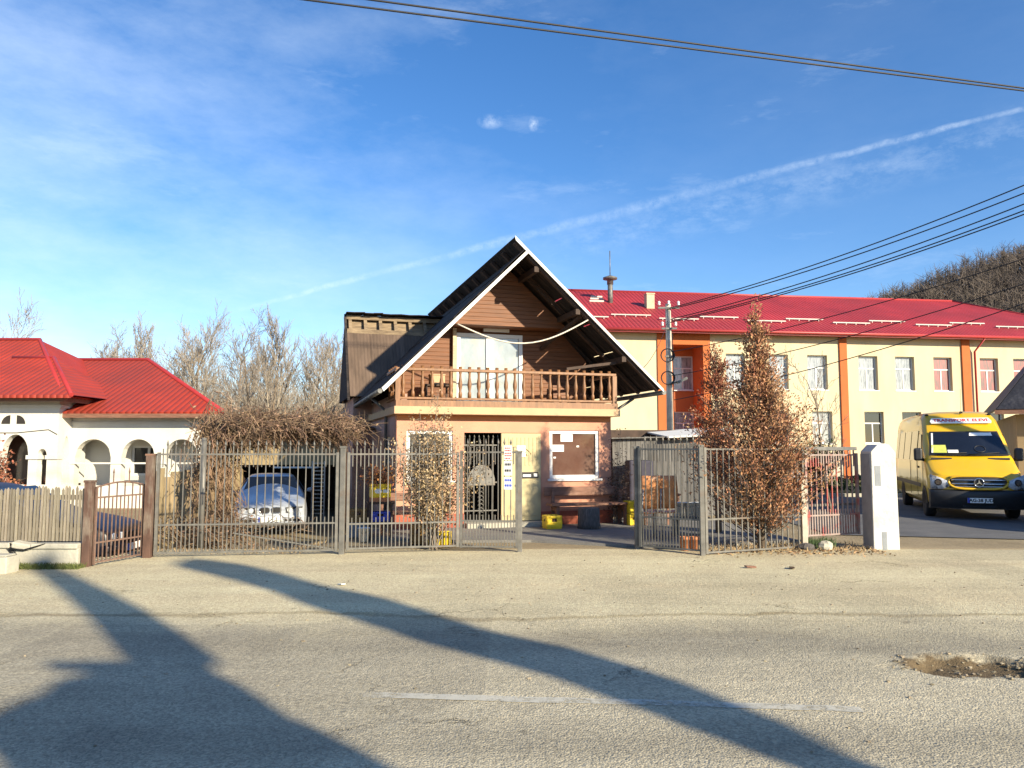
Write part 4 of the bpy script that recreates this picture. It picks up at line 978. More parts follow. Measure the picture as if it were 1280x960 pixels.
def vine_mass(regions, n, seed):
    q = random.Random(seed); b = MB()
    for i in range(n):
        (cx, cy, cz), (rx, ry, rz__), dirv, jit = q.choices([r[:4] for r in regions], [r[4] for r in regions])[0]
        p = Vector((q.gauss(cx, rx*.5), q.gauss(cy, ry*.5), q.gauss(cz, rz__*.5)))
        d = (Vector(dirv) + Vector((q.gauss(0, jit), q.gauss(0, jit), q.gauss(0, jit)))).normalized(); L_ = q.uniform(.15, .6)
        pts = [p, p+d*L_*.5+Vector((q.gauss(0, .05), q.gauss(0, .05), q.gauss(0, .05)))]; d2 = (d + Vector((q.gauss(0, .6), q.gauss(0, .6), q.gauss(-.35, .5)))).normalized(); pts.append(pts[1]+d2*L_*.5)
        for k_ in range(3):
            g0 = gz(pts[k_].x, pts[k_].y)
            if pts[k_].z < g0+.02: pts[k_].z = g0+.02
        r_ = q.uniform(.004, .012); b.tube(pts, [r_, r_*.8, r_*.4], 3, cap=False)
        if i % 2: leaf(b, pts[1], .08, .02, q, .4)
    return b
vx = lambda px, y: W(px, 560, y).x
reg1 = [((vx(310, 15), 14.9, 2.08), (.60, .8, .24), (.5, .1, -.3), .8, 4), ((vx(368, 15.4), 15.4, 2.12), (1.0, .8, .14), (.8, .2, -.2), .8, 4), ((vx(415, 16), 16.0, 2.14), (.40, .7, .15), (.5, .2, -.4), .8, 1.5)]
b = vine_mass(reg1, 5200, 3); b.v = [(x+5.8, y-15.0, z-gz(-5.8, 15.0)) for x, y, z in b.v]; b.build('crown', 'vine_mid', vn)
reg2 = [((vx(266, 14.6), 14.6, 1.5), (.26, .6, .9), (.12, 0, -1), .25, 3), ((vx(272, 14.8), 14.9, .8), (.24, .6, .8), (.05, 0, -1), .25, 2), ((vx(255, 14), 14.2, .2), (1.1, .6, .30), (.6, .2, -.1), .6, 1.2)]
b = vine_mass(reg2, 2700, 4); b.v = [(x+5.8, y-15.0, z-gz(-5.8, 15.0)) for x, y, z in b.v]; b.build('hanging_shoots', 'vine', vn)
b = MB(); q = random.Random(1)
for i in range(5):
    x = q.uniform(-.5, .3); b.tube([(x, 0, -.05), (x+q.uniform(-.1, .1), -.1, .9), (x+q.uniform(-.2, .3), 0, 1.8), (x+q.uniform(0, .6), .2, 2.6)], [.05, .04, .035, .02], 6)
b.build('stem', 'bark', vn)
# plank fence and steel pole behind the left half of the wide gate
yp = 14.3; pk = thing('plank_fence', 'tan plank fence behind the left end of wide gate', 'fence', (0, yp, gz(-6.5, yp))); b = MB(); q = random.Random(14); x = vx(192, yp)
while x < vx(262, yp):
    ww = q.uniform(.09, .15); b.bx(x, x+ww-.01, 0, .02, -.02, 1.45+q.uniform(-.12, .12)); x += ww
b.build('planks', 'plank_tan', pk); b = MB(); b.bx(vx(190, yp), vx(262, yp), .022, .06, .4, .48); b.bx(vx(190, yp), vx(262, yp), .022, .06, 1.1, 1.18); b.build('rail', 'plank_tan', pk)
c0 = W(254, 600, 13.6); o = MB().tube([(0, 0, -.1), (0, 0, 1.98)], .045, 10).build('steel_pole', 'gate_grey'); o.location = (c0.x, 13.6, gz(c0.x, 13.6)); tag(o, 'pale steel pipe standing behind the wide gate by the vine', 'pole')
# open garage behind the silver car
GY = 22.6; gr = thing('garage', 'low open garage of sandy stone behind the silver car', 'garage', (W(360, 560, GY).x, GY, -.36))
zt_, zb_ = W(370, 543, GY).z+.36, W(370, 581, GY).z+.36
b = MB(); b.bx(-1.7, 1.7, 0, .3, zb_, zt_); b.bx(-1.7, -1.4, 0, .3, 0, zb_); b.bx(1.4, 1.7, 0, .3, 0, zb_); b.build('wall', 'stone_wall', gr)
b = MB(); b.bx(-1.7, 1.7, 4, 4.2, 0, zt_); b.bx(-1.7, -1.5, .3, 4, 0, zt_); b.bx(1.5, 1.7, .3, 4, 0, zt_); b.build('rear_wall', 'wood_dark', gr)
b = MB(); b.slab((-1.9, -.2, zt_+.02), (1.9, -.2, zt_+.02), (1.9, 4.3, zt_+.3), (-1.9, 4.3, zt_+.3), .05); b.build('roof', 'tin_black', gr)
b = MB(); b.bx(-.4, .9, -.02, -.005, zb_-.10, zb_-.05); b.build('rail', 'white_paint', gr)
ld = thing('white_rack', 'white slatted rack standing at the right of the silver car', 'rack', (W(398, 600, 20.2).x, 20.2, -.36)); b = MB()
for x in (-.16, .16): b.bx(x-.015, x+.015, -.02, .02, 0, 1.72)
b.build('frame', 'white_paint', ld); b = MB()
for i in range(14): b.bx(-.145, .145, -.015, .015, .35+i*.1, .375+i*.1)
b.build('slats', 'white_paint', ld)

# ------------------------------------------------------------------ cars
def loft(stations, ring):
    """stations: list of dicts; ring(st) -> right half profile [(x, z)] from bottom centre out to top centre"""
    b = MB(); rows = []
    for st in stations:
        h = ring(st); full = [(-x, z) for x, z in reversed(h)][1:] + h
        rows.append([(x, st['y'], z) for x, z in full])
    n = len(rows[0])
    for r_ in rows: b.v += r_
    for i in range(len(rows)-1):
        for k_ in range(n):
            k2 = (k_+1) % n
            b.f.append((i*n+k_, i*n+k2, (i+1)*n+k2, (i+1)*n+k_)); b.s.append(True)
    b.f.append(tuple(range(n))); b.s.append(False); b.f.append(tuple(reversed(range((len(rows)-1)*n, len(rows)*n)))); b.s.append(False)
    return b
def wheel(parent, c, r, w_, rimm='chrome'):
    b = MB(); s = 1 if c[0] > 0 else -1
    prof = [(r*.62, -w_/2), (r*.95, -w_/2), (r, -w_*.35), (r, w_*.35), (r*.95, w_/2), (r*.62, w_/2)]
    def turn(b_): b_.v = [(c[0]+z, c[1]+x, c[2]+y) for x, y, z in b_.v]
    b.lathe(prof, 24); turn(b); o = b.build('wheel', 'rubber', parent)
    b = MB(); b.lathe([(r*.62, -w_/2+.01), (r*.55, w_/2-.05), (r*.15, w_/2-.03)], 20) if s > 0 else b.lathe([(r*.15, -w_/2+.03), (r*.55, -w_/2+.05), (r*.62, w_/2-.01)], 20); turn(b); b.build('rim', rimm, o)
    return o
def quadpatch(b, a, c, d, e, t=.006):
    b.slab(a, c, d, e, t)
def mirror_pts(p): return [(-x, y, z) for x, y, z in reversed(p)]
def sedan(name, label, loc, rz, paint, L_=4.45, Wd=1.74, H_=1.41, kidney=False, front=True, scalez=1.0):
    t = thing(name, label, 'car', loc, rz); hw_ = Wd/2; k_ = H_/1.41
    S = [dict(y=0, zb=.32, hw=hw_*.78, be=.58, top=.60), dict(y=.06, zb=.24, hw=hw_*.90, be=.66, top=.68), dict(y=.25, zb=.20, hw=hw_*.97, be=.72, top=.77), dict(y=.75, zb=.18, hw=hw_, be=.80, top=.86),
         dict(y=1.25, zb=.18, hw=hw_, be=.87, top=.95), dict(y=1.95, zb=.18, hw=hw_, be=.92, top=1.34), dict(y=2.35, zb=.18, hw=hw_, be=.93, top=1.40), dict(y=2.9, zb=.18, hw=hw_, be=.94, top=1.38), dict(y=3.65, zb=.18, hw=hw_*.99, be=.94, top=1.04), dict(y=4.2, zb=.24, hw=hw_*.95, be=.90, top=.99), dict(y=L_, zb=.38, hw=hw_*.82, be=.80, top=.90)]
    def ring(s):
        cab = sstep(.12, .40, s['top']-s['be']); rw = s['hw']*(.92-.24*cab); be, tp = s['be']*k_, s['top']*k_
        return [(s['hw']*.85, s['zb']), (s['hw']*.98, s['zb']+.10), (s['hw'], (s['zb']+be)/2+.05), (s['hw']*.965, be), (rw, be+(tp-be)*.86), (rw*.86, tp-.004), (rw*.45, tp+.015), (0, tp+.018)]
    bo = loft(S, ring).build('body', paint, t); sb = bo.modifiers.new('sub', 'SUBSURF'); sb.levels = 1; sb.render_levels = 2
    g = MB(); ws = [(-.66, 1.33, .985*k_), (.66, 1.33, .985*k_), (.545, 1.90, 1.315*k_), (-.545, 1.90, 1.315*k_)]
    n_ = Vector((0, -.5, .85)).normalized()*.03; g.slab(*[Vector(p)+n_*.6 for p in ws], -.012); g.build('windscreen', 'glass_car', t)
    g = MB(); g.slab((-.50, 3.02, 1.345*k_), (.50, 3.02, 1.345*k_), (.62, 3.55, 1.06*k_), (-.62, 3.55, 1.06*k_), -.02); g.build('rear_window', 'glass_car', t)
    for s in (-1, 1):
        for ya, yb, yc, yd in ((1.50, 2.28, 2.28, 1.98), (2.36, 3.25, 2.95, 2.36)):
            g = MB(); x0, x1_ = hw_*.955, hw_*.715; pts = [(s*x0, ya, .975*k_), (s*x0, yb, .975*k_), (s*x1_, yc, 1.30*k_), (s*x1_, yd, 1.30*k_)]
            g.prism(pts, (s*.012, 0, .005)); g.build('side_window', 'glass_car', t)
        g = MB(); g.blob((s*(hw_+.09), 1.55, 1.0*k_), (.09, .06, .06), 10, 8, 0); g.beam((s*(hw_-.06), 1.58, .97*k_), (s*(hw_+.05), 1.56, .98*k_), .04, .03); g.build('wing_mirror', paint, t, autosmooth=True)
        for y in (.82, 3.5): wheel(t, (s*(hw_-.10), y, .31), .31, .20)
        # headlights: two round lamps behind a dark glass
        g = MB(); x0 = .36; g.prism([(s*.34, -.012, .55), (s*.70, .06, .56), (s*.72, .065, .69), (s*.34, .0, .68)], (0, .06, 0)); ho = g.build('headlight', 'plastic_dark', t)
        for xx, yy in ((.43, -.012), (.60, .025)): g = MB(); g.disc((s*xx, yy, .62), .060, (0, -1, 0), .03, 16); g.build('lamp', 'lamp_glass', ho)
    g = MB(); g.bx(-.60, .60, -.05, .10, .30, .50); g.bx(-hw_*.93, -.60, .00, .2, .30, .50); g.bx(.60, hw_*.93, .00, .2, .30, .50); bu = g.build('bumper', paint, t, bevel=.04)
    for s in (-1, 1):
        g = MB()
        for i in range(4): g.bx(s*(.34+i*.10)-.035, s*(.34+i*.10)+.035, -.056, -.045, .36, .42)
        g.build('air_intake', 'black', bu)
    g = MB(); g.bx(-.26, .26, -.066, -.052, .36, .47); po = g.build('number_plate', 'sign_white', t); g = MB(); g.bx(-.26, -.215, -.069, -.066, .36, .47); g.build('plate_strip', 'sign_blue', po)
    if kidney:
        for s in (-1, 1):
            g = MB(); pts = [(s*(.13+.105*math.copysign(abs(math.cos(a))**.5, math.cos(a))), -.02, .62+.065*math.copysign(abs(math.sin(a))**.5, math.sin(a))) for a in [2*math.pi*i/20 for i in range(20)]]
            g.prism(pts, (0, .06, 0)); g.build('grille', 'black', t)
            g = MB(); g.tube(pts+[pts[0]], .009, 5); g.build('grille_surround', 'chrome', t)
    else:
        g = MB(); g.bx(-.30, .30, -.02, .05, .58, .66); g.build('grille', 'black', t)
    return t
p = W(342, 660, 18.2)
sedan('silver_car', 'silver blue saloon car parked under the pergola facing the street', (p.x-.02, 18.0, -.36), R(17), 'silver_blue', kidney=True, Wd=1.72)
p = W(172, 650, 13.2)
sedan('blue_car', 'dark blue car behind the picket fence with only roof above it', (p.x+.0, 13.0, -.33), R(93), 'navy', H_=1.47, Wd=1.66)
sedan('white_car', 'white car parked on the lane seen between the red bars', (W(1022, 580, 29.5).x, 29.6, 0), R(65), 'car_white')
# black SUV cut by the right edge
sv = sedan('black_car', 'black car cut off by the right picture edge beside yellow van', (11.95, 14.5, 0), R(-22), 'car_black', H_=1.62, Wd=1.86)

# ------------------------------------------------------------------ the school van
vf = G(1157, 647.5); vang = R(-20)
vc = Vector((10.05, 18.55, 0)) + Vector((math.cos(vang), math.sin(vang), 0))*.995
van = thing('school_van', 'yellow high roof minibus with pupils transport sign above windscreen', 'van', vc, vang)
hwv = .995
VS = [dict(y=.11, zb=.36, hw=.58, be=.97, top=1.01, fl=0), dict(y=.20, zb=.33, hw=.80, be=1.02, top=1.08, fl=0), dict(y=.30, zb=.30, hw=.91, be=1.08, top=1.15, fl=0), dict(y=.42, zb=.28, hw=.975, be=1.13, top=1.22, fl=0), dict(y=.80, zb=.28, hw=.99, be=1.28, top=1.42, fl=0),
      dict(y=.86, zb=.28, hw=.992, be=1.32, top=1.46, fl=0), dict(y=1.52, zb=.28, hw=.995, be=1.38, top=2.10, fl=1), dict(y=1.62, zb=.28, hw=.995, be=1.38, top=2.18, fl=1), dict(y=2.02, zb=.28, hw=.995, be=1.38, top=2.56, fl=1), dict(y=2.40, zb=.28, hw=.995, be=1.38, top=2.66, fl=1), dict(y=5.9, zb=.28, hw=.995, be=1.38, top=2.66, fl=1), dict(y=6.6, zb=.30, hw=.985, be=1.38, top=2.64, fl=1), dict(y=6.75, zb=.40, hw=.96, be=1.38, top=2.55, fl=1)]
def vring(s):
    be, tp, h = s['be'], s['top'], s['hw']
    if s['fl']: 
        side = h - (tp-be)*.115
        return [(h*.9, s['zb']), (h, s['zb']+.12), (h, .80), (h*.99, be), (h - (tp-be)*.06, be+(tp-be)*.5), (side, tp-.16), (side-.10, tp-.03), (side*.5, tp), (0, tp+.01)]
    return [(h*.9, s['zb']), (h, s['zb']+.12), (h, .74), (h*.985, be-.03), (h*.95, be+(tp-be)*.45), (h*.84, be+(tp-be)*.75), (h*.62, tp-.02), (h*.3, tp+.004), (0, tp+.01)]
bo = loft(VS, vring).build('body', 'van_yellow', van); md = bo.modifiers.new('bev', 'BEVEL'); md.width = .02; md.segments = 2; md.limit_method = 'ANGLE'; md.angle_limit = R(35)
yf = lambda x: .02 + .20*abs(x/hwv)**3.2        # plan curve of the nose
def front_strip(b, prof, x0=-1.0, x1_=1.0, n=20, scale=hwv, th=.05):
    """sweep an outline of (z, dy) along the nose's plan curve"""
    rows = []
    for i in range(n+1):
        x = (x0+(x1_-x0)*i/n)*scale; rows.append([(x, yf(x)+dy, z) for z, dy in prof])
    m_ = len(prof); o = len(b.v)
    for r_ in rows: b.v += r_
    for r_ in rows: b.v += [(x, y+th, z) for x, y, z in r_]
    N_ = (n+1)*m_
    for i in range(n):
        for k_ in range(m_-1):
            q_ = (o+i*m_+k_, o+(i+1)*m_+k_, o+(i+1)*m_+k_+1, o+i*m_+k_+1); b.f.append(q_); b.s.append(True); b.f.append(tuple(j+N_ for j in reversed(q_))); b.s.append(True)
    for i in range(n):
        for k_ in (0, m_-1):
            q_ = (o+i*m_+k_, o+(i+1)*m_+k_, o+(i+1)*m_+k_+N_, o+i*m_+k_+N_); b.f.append(q_); b.s.append(False)
    for i in (0, n):
        for k_ in range(m_-1):
            b.f.append((o+i*m_+k_, o+i*m_+k_+1, o+i*m_+k_+1+N_, o+i*m_+k_+N_)); b.s.append(False)
    return b
b = front_strip(MB(), [(.26, .06), (.30, .0), (.44, -.02), (.50, -.045), (.64, -.05), (.70, -.02), (.72, .05)], th=.25); bp = b.build('bumper', 'plastic_dark', van)
b = front_strip(MB(), [(.305, -.004), (.36, -.016)], -.35, .35, 8, th=.002); b.build('air_intake', 'black', bp)
b = MB(); front_strip(b, [(.70, .03), (.76, .0), (.95, .02), (1.04, .07)], th=.10); b.build('nose_panel', 'van_yellow', van)
# grille: yellow surround, dark mesh, two bright bars and the star badge
def trap(z): f = (z-.74)/(1.02-.74); return .46+.10*min(1, f*1.5)
b = MB(); front_strip(b, [(.755, -.020), (.80, -.022), (.99, .012), (1.02, .022)], -.60, .60, 14, th=.03); gr_ = b.build('grille', 'black', van)
b = MB()
def nose_tube(z, a, c, r_, dy): b.tube([(x, yf(x)+dy, z+zz) for x, zz in [(a+(c-a)*i/12, .0) for i in range(13)]], r_, 6)
for z, dy in ((.945, -.015), (.855, -.03), (.79, -.036)): nose_tube(z, -.56, .56, .016 if z > .8 else .010, dy)
b.build('grille_bar', 'chrome', gr_)
b = MB(); pts = []
for i in range(25):
    a = 2*math.pi*i/24; x = .615*math.copysign(abs(math.cos(a))**.45, math.cos(a)); z = .885+.150*math.copysign(abs(math.sin(a))**.6, math.sin(a)); x *= (1-.10*max(0, (.885-z)/.15)); pts.append((x, yf(x)-.022+.05*(z-.80)/.2, z))
b.tube(pts, .030, 8); b.build('grille_surround', 'van_yellow', van)
b = MB(); cy = -.055; ring_ = [(.10*math.cos(R(a)), cy, .885+.10*math.sin(R(a))) for a in range(0, 361, 15)]; b.tube(ring_, .012, 6)
for a in (90, 210, 330): 
    e = Vector((.092*math.cos(R(a)), cy, .885+.092*math.sin(R(a)))); s_ = Vector((-math.sin(R(a)), 0, math.cos(R(a))))*.016; c0 = Vector((0, cy, .885))
    b.prism([c0-s_, e, c0+s_], (0, -.012, 0))
b.build('star_badge', 'chrome', gr_); b = MB(); b.disc((0, -.040, .885), .095, (0, -1, 0), .004, 20); b.build('badge_back', 'black', gr_)
for s in (-1, 1):
    b = MB(); nC = 8                       # lamp glass wrapped round the corner of the nose
    for i in range(nC+1):
        f = i/nC; x = .60+.385*f; zl = .80-.08*min(1, f*3); zh = .88+.19*f**.7
        for z in (zl, (zl+zh)/2, zh): b.v.append((s*x, yf(x)-.020+.07*max(0, z-.82), z))
    for i in range(nC):
        for k_ in (0, 1):
            q_ = (3*i+k_, 3*i+3+k_, 3*i+4+k_, 3*i+1+k_); b.f.append(q_ if s > 0 else q_[::-1]); b.s.append(True)
    ho = b.build('headlight', 'lamp_glass', van); so_ = ho.modifiers.new('s', 'SOLIDIFY'); so_.thickness = .05; so_.offset = -1
    b = MB(); x = .82; b.disc((s*x, yf(x)-.008, .885), .080, (s*.35, -1, 0), .030, 18); b.build('reflector', 'black', ho)
    b = MB(); b.disc((s*x, yf(x)-.022, .885), .058, (s*.35, -1, 0), .030, 18); b.build('lamp', 'chrome', ho)
    b = MB(); x0 = s*.30; b.box((s*.62, .83, 1.435), (.46, .012, .05), rx=R(-25)); b.build('cowl_vent', 'black', van)
    # mirrors
    b = MB(); b.bx(s*1.10-.10, s*1.10+.10, 1.02, 1.14, 1.38, 1.70); b.build('wing_mirror', 'plastic_dark', van, bevel=.05)
    b = MB(); b.beam((s*.96, 1.16, 1.40), (s*1.10, 1.10, 1.44), .06, .07); b.build('mirror_arm', 'plastic_dark', van)
    # wheels
    for y in (1.05, 5.0): wheel(van, (s*.89, y, .34), .34, .22, 'steel')
    # arches
    for y in (1.05, 5.0):
        b = MB(); pts = [(s*.985, y+.42*math.cos(R(a)), .34+.42*math.sin(R(a))) for a in range(0, 181, 12)]; b.prism(pts if s < 0 else pts[::-1], (s*.015, 0, 0)); b.build('wheel_arch', 'black', van)
    # side glass and door joints
    def sidept(y, z): x = .995-(max(0, z-1.38))*.12+.004; return Vector((s*x, y, z))
    for ya, yb, yc, za, zb_ in ((1.28, 2.05, 1.70, 1.40, 2.06), (2.22, 3.30, 2.22, 1.38, 2.16), (3.42, 4.60, 3.42, 1.38, 2.16), (4.72, 5.80, 4.72, 1.38, 2.16), (5.9, 6.5, 5.9, 1.38, 2.16)):
        b = MB(); pts = [sidept(ya, za), sidept(yb, za), sidept(yb, zb_), sidept(yc, zb_)]; b.prism(pts, (s*.008, 0, 0)); b.build('side_window', 'glass', van)
    b = MB()
    for y in (1.22, 2.13, 3.36): b.bx(s*.997-.004, s*.997+.004, y-.006, y+.006, .45, 1.36)
    b.build('door_joint', 'black', van)
    b = MB(); b.bx(s*.996-.006, s*.996+.012, 1.6, 6.5, .70, .80); b.build('side_strip', 'plastic_dark', van)
    b = MB(); b.bx(s*1.0-.01, s*1.0+.02, 1.86, 2.02, 1.18, 1.23); b.build('door_handle', 'plastic_dark', van)
# windscreen with black border, dash papers, wipers
def wsp(x, f): # f 0 bottom, 1 top
    y = .90+(1.50-.90)*f; z = 1.475+(2.085-1.475)*f; bow = .10*(x/.85)**2
    return Vector((x, y+bow-.012, z))
def ws_patch(x0, x1_, x2, x3, f0, f1, off, n=10, t_=.008):
    b = MB(); N_ = Vector((0, -.71, .70))
    for i in range(n+1):
        g = i/n
        for f, xa, xb in ((f0, x0, x1_), (f1, x3, x2)):
            p_ = wsp(xa+(xb-xa)*g, f)+N_*off; b.v.append(tuple(p_))
    for i in range(n): b.f.append((2*i, 2*i+2, 2*i+3, 2*i+1)); b.s.append(True)
    return b
ws_patch(-.87, .87, .76, -.76, 0, 1, .055).build('windscreen_border', 'black', van)
wo = ws_patch(-.83, .83, .73, -.73, .06, .95, .060).build('windscreen', 'glass_car', van)
ws_patch(-.80, -.47, -.47, -.78, .10, .42, .066, 4).build('notice', 'paper_green', wo); ws_patch(-.45, -.22, -.22, -.45, .10, .22, .066, 3).build('paper', 'paper', wo); ws_patch(.10, .62, .60, .12, .80, .93, .066, 4).build('sun_visor', 'sign_white', wo)
ws_patch(-.81, -.77, -.69, -.73, .10, .92, .066, 2).build('edge_strip', 'sign_white', wo)
b = MB(); b.tube([wsp(.26+.12*math.cos(R(a)), .26+.13*math.sin(R(a)))+Vector((0, -.05, .045)) for a in range(0, 361, 30)], .008, 5); b.build('steering_wheel', 'plastic_dark', wo)
b = MB()
for xa, xb in ((-.70, -.05), (-.02, .66)): b.tube([wsp(xa, .03)+Vector((0, -.06, .05)), wsp(xb, .10)+Vector((0, -.06, .05))], .010, 5)
b.build('wiper', 'black', van)
# sign with the lettering on the high roof
def text(body, size, m, parent, loc, rot, name='lettering', ext=.004, bold=0):
    cu = bpy.data.curves.new(name, 'FONT'); cu.body = body; cu.size = size; cu.align_x = 'CENTER'; cu.align_y = 'CENTER'; cu.extrude = ext; cu.offset = bold; cu.resolution_u = 2
    o = bpy.data.objects.new(name, cu); C.objects.link(o); dg = bpy.context.evaluated_depsgraph_get(); me = bpy.data.meshes.new_from_object(o.evaluated_get(dg)); bpy.data.objects.remove(o)
    o = bpy.data.objects.new(name, me); me.materials.clear(); me.materials.append(M[m]); C.objects.link(o); o.parent = parent; o.location = loc; o.rotation_euler = rot; return o
sl = math.atan2(2.56-2.18, 2.02-1.62)           # slope of the roof front
mid = Vector((0, 1.80, 2.36)); N_ = Vector((0, -math.sin(sl), math.cos(sl)))
b = MB(); W_, H__ = .68, .125
pl_ = [(-W_, -H__*.6), (W_, -H__*.6), (W_+.02, 0), (W_-.03, H__), (-W_+.03, H__), (-W_-.02, 0)]
T_ = Vector((0, math.cos(sl), math.sin(sl)))
b.prism([mid+N_*.02+Vector((x, 0, 0))+T_*z for x, z in pl_], N_*.03); sb_ = b.build('roof_sign', 'sign_white', van, bevel=.01)
text('TRANSPORT ELEVI', .150, 'sign_red', sb_, mid+N_*.054+T_*.022, (sl, 0, 0), 'lettering', .003, .003)
b = MB(); b.bx(-.26, .26, -.075, -.060, .415, .530); po = b.build('number_plate', 'sign_white', van); b = MB(); b.bx(-.26, -.212, -.078, -.0752, .415, .530); b.build('plate_strip', 'sign_blue', po)
text('AG-38 JUD', .105, 'black', po, (.024, -.077, .472), (R(90), 0, 0), 'lettering', .002, .003)
b = MB(); b.tube([(.08, 2.1, 2.60), (.08, 2.0, 3.25)], .004, 4); b.box((.08, 2.08, 2.63), (.06, .10, .05)); b.build('aerial', 'black', van)
for s in (-1, 1): b = MB(); b.blob((s*.72, 2.1, 2.57), (.05, .08, .03), 8, 6, 0); b.build('marker_lamp', 'black', van, autosmooth=True)

# dark roofed building at the right edge
DB = Frame(15.75, 24.0, -28.0); db = thing('dark_roofed_house', 'tan walled house with black tarred roof at right edge', 'house', DB.o, DB.rz)
b = MB(); b.bx(0, 8, 0, 7, -.05, 2.75); b.build('wall', 'tan_wall', db)
b = MB(); b.slab((-.55, -.5, 2.85), (8.5, -.5, 2.85), (5.0, 3.5, 6.4), (2.2, 3.5, 6.4), .06); b.prism([(-.55, 7.5, 2.85), (-.55, -.5, 2.85), (2.2, 3.5, 6.4)], (-.02, 0, .06)); b.build('roof', 'tar_roof', db)
b = MB(); b.bx(-.6, 8.5, -.56, -.50, 2.74, 2.87); b.build('gutter', 'wood_brown', db)

# ------------------------------------------------------------------ the school
SF = Frame(5.4, 42.0, 8.0); sc = thing('school', 'long two storey cream school with orange pilasters and red roof', 'school', SF.o, SF.rz)
su = lambda px, v=0: SF.uz(px, 480, v)[0]
UZ1, UZ0, LZ1, LZ0 = 7.0, 5.02, 3.78, 1.95
up_px = [(908, 932), (962, 986), (1010, 1035), (1074, 1098), (1120, 1144), (1168, 1191), (1226, 1249), (1268, 1291)]
lo_px = [(893, 917), (961, 985), (1014, 1039), (1079, 1103), (1126, 1150), (1172, 1195), (1230, 1253), (1272, 1295)]
holes_ = []
for a, c in up_px: holes_.append((su(a), su(c), UZ0, UZ1))
for a, c in lo_px: holes_.append((su(a), su(c), LZ0, LZ1))
for k_ in range(2): e = su(1268)+2.2*(k_+1)
ra, rb, rc, rd_ = su(822), su(838), su(879), su(888)
EZ = 8.15
w = MB(); hole_wall(w, -9.5, ra, -.05, EZ, [], 0, .3); hole_wall(w, rd_, 33, -.05, EZ, holes_, 0, .3); w.bx(-9.5, -9.2, .3, 14.3, -.05, EZ); w.bx(32.7, 33, .3, 14.3, -.05, EZ); w.build('wall', 'school_wall', sc)
w = MB(); w.bx(-9.6, 33.1, -.06, 0, -.05, .75); w.build('plinth', 'concrete', sc)
# orange recessed bay
zr = SF.uz(860, 431)[1]
w = MB(); w.bx(ra, rb, -.08, .3, -.05, EZ); w.bx(rc, rd_, -.08, .3, -.05, EZ); w.bx(rb, rc, -.08, .3, zr, EZ)
rw = []
D_ = 1.5
for za, zb_ in ((UZ0, UZ1), (LZ0, LZ1)): rw.append((su(842, D_), su(867, D_), za, zb_))
hole_wall(w, rb-.3, rc+.3, -.05, zr+.3, rw, D_, .2); w.bx(rb-.3, rb, .3, D_, -.05, zr+.3); w.bx(rc, rc+.3, .3, D_, -.05, zr+.3); w.bx(rb, rc, .3, D_, zr, zr+.3)
w.build('recessed_bay', 'school_orange', sc)
for px0, px1 in ((1050, 1059), (1203, 1213)):
    w = MB(); w.bx(su(px0), su(px1), -.10, 0, -.05, EZ); w.build('pilaster', 'school_orange', sc)
def school_window(u0, u1, z0, z1, v, pm):
    zz = z1-(z1-z0)*.36; um_ = (u0+u1)/2; b = frame_mb(u0, u1, z0, z1, v, .07, .07, [('h', zz, u0+.07, u1-.07), ('v', um_, z0+.07, zz-.035)]); b.bx(u0-.05, u1+.05, v-.22, v, z0-.05, z0-.003)
    o = b.build('window', 'upvc', sc); p = MB(); p.bx(u0+.06, u1-.06, v+.03, v+.04, z0+.06, z1-.06); p.build('pane', pm, o)
for i, h in enumerate(holes_):
    pm = ('glass_curtain' if i in (0, 1, 2, 3, 4, 8, 10) else 'curtain_red' if i in (5, 6, 7, 9, 13) else 'glass')
    school_window(*h, .20, pm)
for h in rw: school_window(*h, D_+.1, 'glass_curtain')
# hipped roof
oh = .7; ya_, yb_ = -oh, 14.0+oh; ua, ub = -9.5-oh, 33+oh; yc_ = 7.0; zr_ = 11.75; ze = EZ+.02
r1, r2 = ua+7.4, ub-7.4
b = MB(); b.slab((ua, ya_, ze), (ub, ya_, ze), (r2, yc_, zr_), (r1, yc_, zr_), .08); b.slab((ub, yb_, ze), (ua, yb_, ze), (r1, yc_, zr_), (r2, yc_, zr_), .08); ro = b.build('roof', 'tin_red', sc)
b = MB(); b.prism([(ub, ya_, ze), (ub, yb_, ze), (r2, yc_, zr_)], (.02, 0, .06)); b.prism([(ua, yb_, ze), (ua, ya_, ze), (r1, yc_, zr_)], (-.02, 0, .06)); b.build('hip_end', 'tin_red_side', ro)
b = MB(); b.tube([(r1, yc_, zr_+.09), (r2, yc_, zr_+.09)], .09, 8)
for u, e in ((ua, r1), (ub, r2)): b.tube([(u, ya_, ze+.07), (e, yc_, zr_+.09)], .08, 8)
b.build('ridge_cap', 'roof_trim', ro)
b = MB(); b.tube([(ua, ya_-.08, ze-.02), (ub, ya_-.08, ze-.02)], .09, 8); b.bx(ua, ub, ya_-.02, ya_+.02, ze-.16, ze); b.bx(ua+.02, ub-.02, ya_+.02, 0, ze-.10, ze-.06); b.build('gutter', 'roof_trim', ro)
sg_ = (zr_-ze)/(yc_-ya_); u = ua+8; i = 0
while u < ub-1.5:
    y = ya_+1.5 + (.55 if i % 2 else 0); z = ze+(y-ya_)*sg_+.10
    b = MB(); b.bx(u, u+2.35, y-.05, y+.05, z+.06, z+.12); 
    for k_ in range(4): b.bx(u+.2+k_*.62, u+.24+k_*.62, y-.03, y+.12, z-.05, z+.06)
    b.build('snow_guard', 'pale_metal', ro); u += 2.65; i += 1
